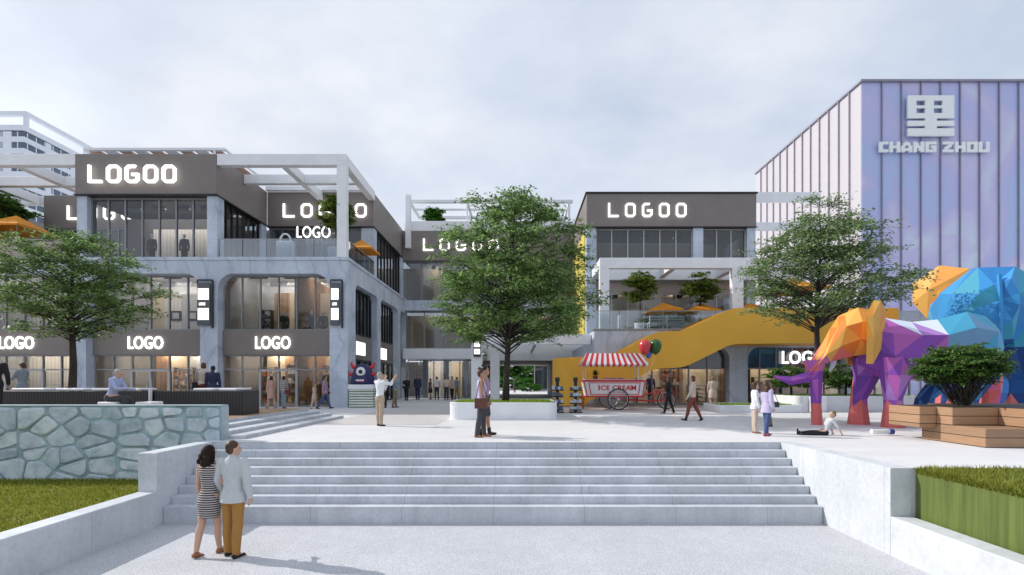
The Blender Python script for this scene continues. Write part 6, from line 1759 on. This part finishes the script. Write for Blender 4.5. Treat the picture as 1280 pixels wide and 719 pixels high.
# --- courtyard
for (px, d, H_, fc, lb, lk, fe) in (
  (508, 36.5, 1.70, 170, 'dark dressed man standing first from the left in the courtyard', dict(hair='black', top=('jacket', CL['black'], 'long'), bottom=('trousers', CL['black']), shoes=CL['black']), 0),
  (522, 37.5, 1.82, 175, 'tall man in a navy suit in the courtyard', dict(hair='black', top=('jacket', CL['navy'], 'long'), bottom=('trousers', CL['navy']), shoes=CL['black']), 0),
  (538, 39.0, 1.60, 120, 'woman in a black dress in the courtyard', dict(hair='brown', hair_style='bob', top=('dress', CL['black'], 'none'), hem=.3, shoes=CL['black']), 1),
  (546, 38.5, 1.72, 20, 'man in a white shirt and grey trousers in the courtyard', dict(hair='brown', top=('shirt', CL['white'], 'short'), bottom=('trousers', CL['charcoal']), shoes=CL['black']), 0),
  (558, 36.8, 1.76, 185, 'person in a pale top and dark trousers in the middle of the courtyard group', dict(hair='black', hair_style='bob', top=('shirt', CL['cream'], 'mid'), bottom=('trousers', CL['charcoal']), shoes=CL['black']), 0),
  (565, 38.2, 1.74, 150, 'woman in black with a beige cardigan in the courtyard group', dict(hair='black', hair_style='bob', top=('jacket', CL['beige'], 'long'), bottom=('slim', CL['black']), shoes=CL['black']), 1),
  (571, 39.4, 1.70, 60, 'person in grey at the right end of the courtyard group', dict(hair='brown', top=('shirt', CL['greyblue'], 'long'), bottom=('trousers', CL['olive']), shoes=CL['black']), 0),
  (643, 62.0, 1.68, 90, 'distant person in dark clothes beyond the passage', dict(hair='black', top=('coat', CL['charcoal'], 'long'), hem=.35, bottom=('slim', CL['maroon']), shoes=CL['black']), 1)):
    person(lb, (px-648)*d/640, d, PZ, H_, fc, dict(skin='tan', **lk), legL=(5, 3), legR=(-5, 5), female=bool(fe))

# ================================================================== SHOP CONTENTS
def mannequin(label, x, y, z, H_, mt, bottom):
    t = thing('mannequin', label, 'mannequin', (x, y, z))
    m = MB(); tor = [(.50, .086, .066), (.60, .078, .056), (.72, .1, .07), (.80, .11, .056), (.83, .05, .04)]
    m.loft([[(x+rx*H_*math.cos(2*PI*k/16), y+ry*H_*math.sin(2*PI*k/16), z+zz*H_) for k in range(16)] for zz, rx, ry in tor])
    for s_ in (-1, 1): m.cap((x+s_*.1*H_, y, z+.79*H_), (x+s_*.135*H_, y, z+.62*H_), .036*H_, .032*H_); m.cap((x+s_*.135*H_, y, z+.62*H_), (x+s_*.13*H_, y-.03, z+.47*H_), .032*H_, .024*H_)
    m.remesh('jacket', mt, t, .02, 2)
    m = MB()
    for s_ in (-1, 1): m.cap((x+s_*.045*H_, y, z+.5*H_), (x+s_*.055*H_, y, z+.03*H_), .055*H_, .032*H_)
    m.remesh('trousers', bottom, t, .02, 2)
    MB().ell((x, y, z+.92*H_), (.045*H_, .055*H_, .065*H_), 14, 10).cap((x, y, z+.82*H_), (x, y, z+.88*H_), .03*H_, .03*H_).build('head', M['white'], t, smooth=True)
    MB().box(x-.2, x+.2, y-.2, y+.2, z, z+.03).build('base', M['alu'], t)
for x, z, y, lb, a, b in ((-13.45, 4.86, 29.4, 'dark jacketed mannequin left in the upper window of the corner shop', 'black', 'charcoal'), (-11.95, 4.86, 29.6, 'navy mannequin in the upper window of the corner shop', 'navy', 'charcoal'), (-11.25, 4.86, 29.5, 'mannequin in charcoal right in the upper window of the corner shop', 'charcoal', 'black'),
   (-20.9, 9.2, 29.2, 'coat mannequin left in the top corner box', 'charcoal', 'black'), (-19.05, 9.2, 29.2, 'coat mannequin right in the top corner box', 'navy', 'black'), (8.1, PZ+.03, 31.4, 'dark mannequin behind the tricycle in the right shop', 'charcoal', 'black'), (7.2, PZ+.03, 31.5, 'darker mannequin left in the right shop window', 'black', 'navy')):
    mannequin(lb, x, y, z, 1.85, CL[a], CL[b])
def shelf(label, x0, x1, y, z, h, seed, tiers=4, wd=.4):
    t = thing('display_shelf', label, 'shelf', ((x0+x1)/2, y, z)); rr = random.Random(seed)
    m = MB()
    for x in (x0, x1-.04): m.box(x, x+.04, y, y+wd, z, z+h)
    for k in range(tiers+1): m.box(x0+.041, x1-.041, y, y+wd, z+.04+k*(h-.08)/tiers, z+.07+k*(h-.08)/tiers)
    m.build('rack', M['black'] if seed % 2 else M['int_wood'], t)
    cols = [(.5, .32, .2), (.2, .1, .07), (.55, .5, .42), (.4, .14, .06), (.16, .2, .1), (.12, .12, .16), (.6, .45, .25), (.3, .32, .36)]
    mats_ = [mat('goods', c, .6, .2, 6) for c in rr.sample(cols, 4)]
    for k in range(tiers):
        zz = z+.071+k*(h-.08)/tiers; x = x0+.06; gm = MB()
        while x < x1-.25:
            w_ = rr.uniform(.08, .22); hh = rr.uniform(.12, .8)*((h-.08)/tiers-.06)
            gm.box(x, x+w_, y+.04, y+wd-.06, zz, zz+hh, rr.randrange(4)); x += w_+rr.uniform(.01, .07)
        gm.build('goods_row', mats_, t)
for k, (x0, x1, y, z, h, lb) in enumerate(((-15.5, -14.5, 30.5, PZ+.03, 2.2, 'stocked shelf at the left of the corner shop'), (-11.9, -10.3, 31.0, PZ+.03, 1.5, 'low stocked display at the right of the corner shop'), (-14.4, -13.2, 31.8, PZ+.03, 2.4, 'tall shelf behind the glass door of the corner shop'),
    (-12.2, -11.2, 32.0-.3, PZ+.03, 2.3, 'goods wall in the middle of the corner shop'), (-21.3, -20.1, 31.6, PZ+.03, 2.2, 'goods shelf left in the shop behind the seated man'), (-19.2, -18.2, 31.6, PZ+.03, 2.0, 'goods shelf right in the shop behind the seated man'), (-11.1, -10.3, 30.2, 4.86, 1.6, 'clothes shelf in the upper window of the corner shop'),
    (-15.3, -14.7, 30.4, 4.86, 2.0, 'narrow shelf left in the upper window of the corner shop'), (9.0, 10.2, 32.3, PZ+.03, 2.2, 'stocked shelf in the shop behind the walkers'), (13.3, 14.4, 31.8, PZ+.03, 2.4, 'orange stocked shelf in the right arch'), (10.5, 11.7, 31.6, PZ+.03, 1.1, 'low display at the right end of the ochre stair shop'), (14.8, 16.6, 32.2, PZ+.03, 1.6, 'stocked shelf behind the small round trees'))):
    shelf(lb, x0, x1, y, z, h, k)
for k in range(4):
    x = -21.1 + k*1.05
    t = thing('framed_picture', ['first framed picture from the left on the upper wall behind the left tree', 'second framed picture from the left on that upper wall', 'third framed picture from the left on that upper wall', 'framed picture on that upper wall nearest the blade sign'][k], 'picture', (x, 31.5, 6.4))
    MB().box(x-.32, x+.32, 31.53, 31.595, 6.35, 6.95).build('frame', M['black'], t)
    MB().box(x-.2, x+.2, 31.515, 31.529, 6.47, 6.83).build('print', M['int_grey'], t)

# groups of repeated things
GROUPS = {'parasol': 'orange parasols on the roof terraces', 'mannequin': 'mannequins in the shop windows', 'display_shelf': 'display shelves in the shops', 'framed_picture': 'framed pictures on the upper shop wall',
 'balloon': 'balloons tied to the cart', 'brochure_stand': 'brochure stands by the planter', 'cube_stool': 'white cube stools on the deck', 'ribbed_bench': 'black benches on the deck', 'broadleaf_tree': 'broadleaf trees around the plaza', 'round_shrub': 'round clipped shrubs',
 'potted_tree': 'potted trees on the roof terraces', 'plant_pot': 'pots on the roof terraces', 'small_tree': 'small trees in the right planter', 'planter': 'white planters on the plaza', 'blade_sign': 'blade signs on the left pillars', 'shop_sign': 'lit shop signs', 'fascia_sign': 'lit fascia signs', 'box_sign': 'lit box signs on the side facade',
 'glass_railing': 'glass terrace railings', 'elephant_sculpture': 'low poly elephant sculptures', 'light_column': 'light columns on the right terrace', 'flanking_wall': 'walls flanking the stairs'}
for o in COL.objects:
    if o.parent is None:
        g_ = GROUPS.get(o.name.split('.')[0])
        if g_ and not o.get('group'): o['group'] = g_
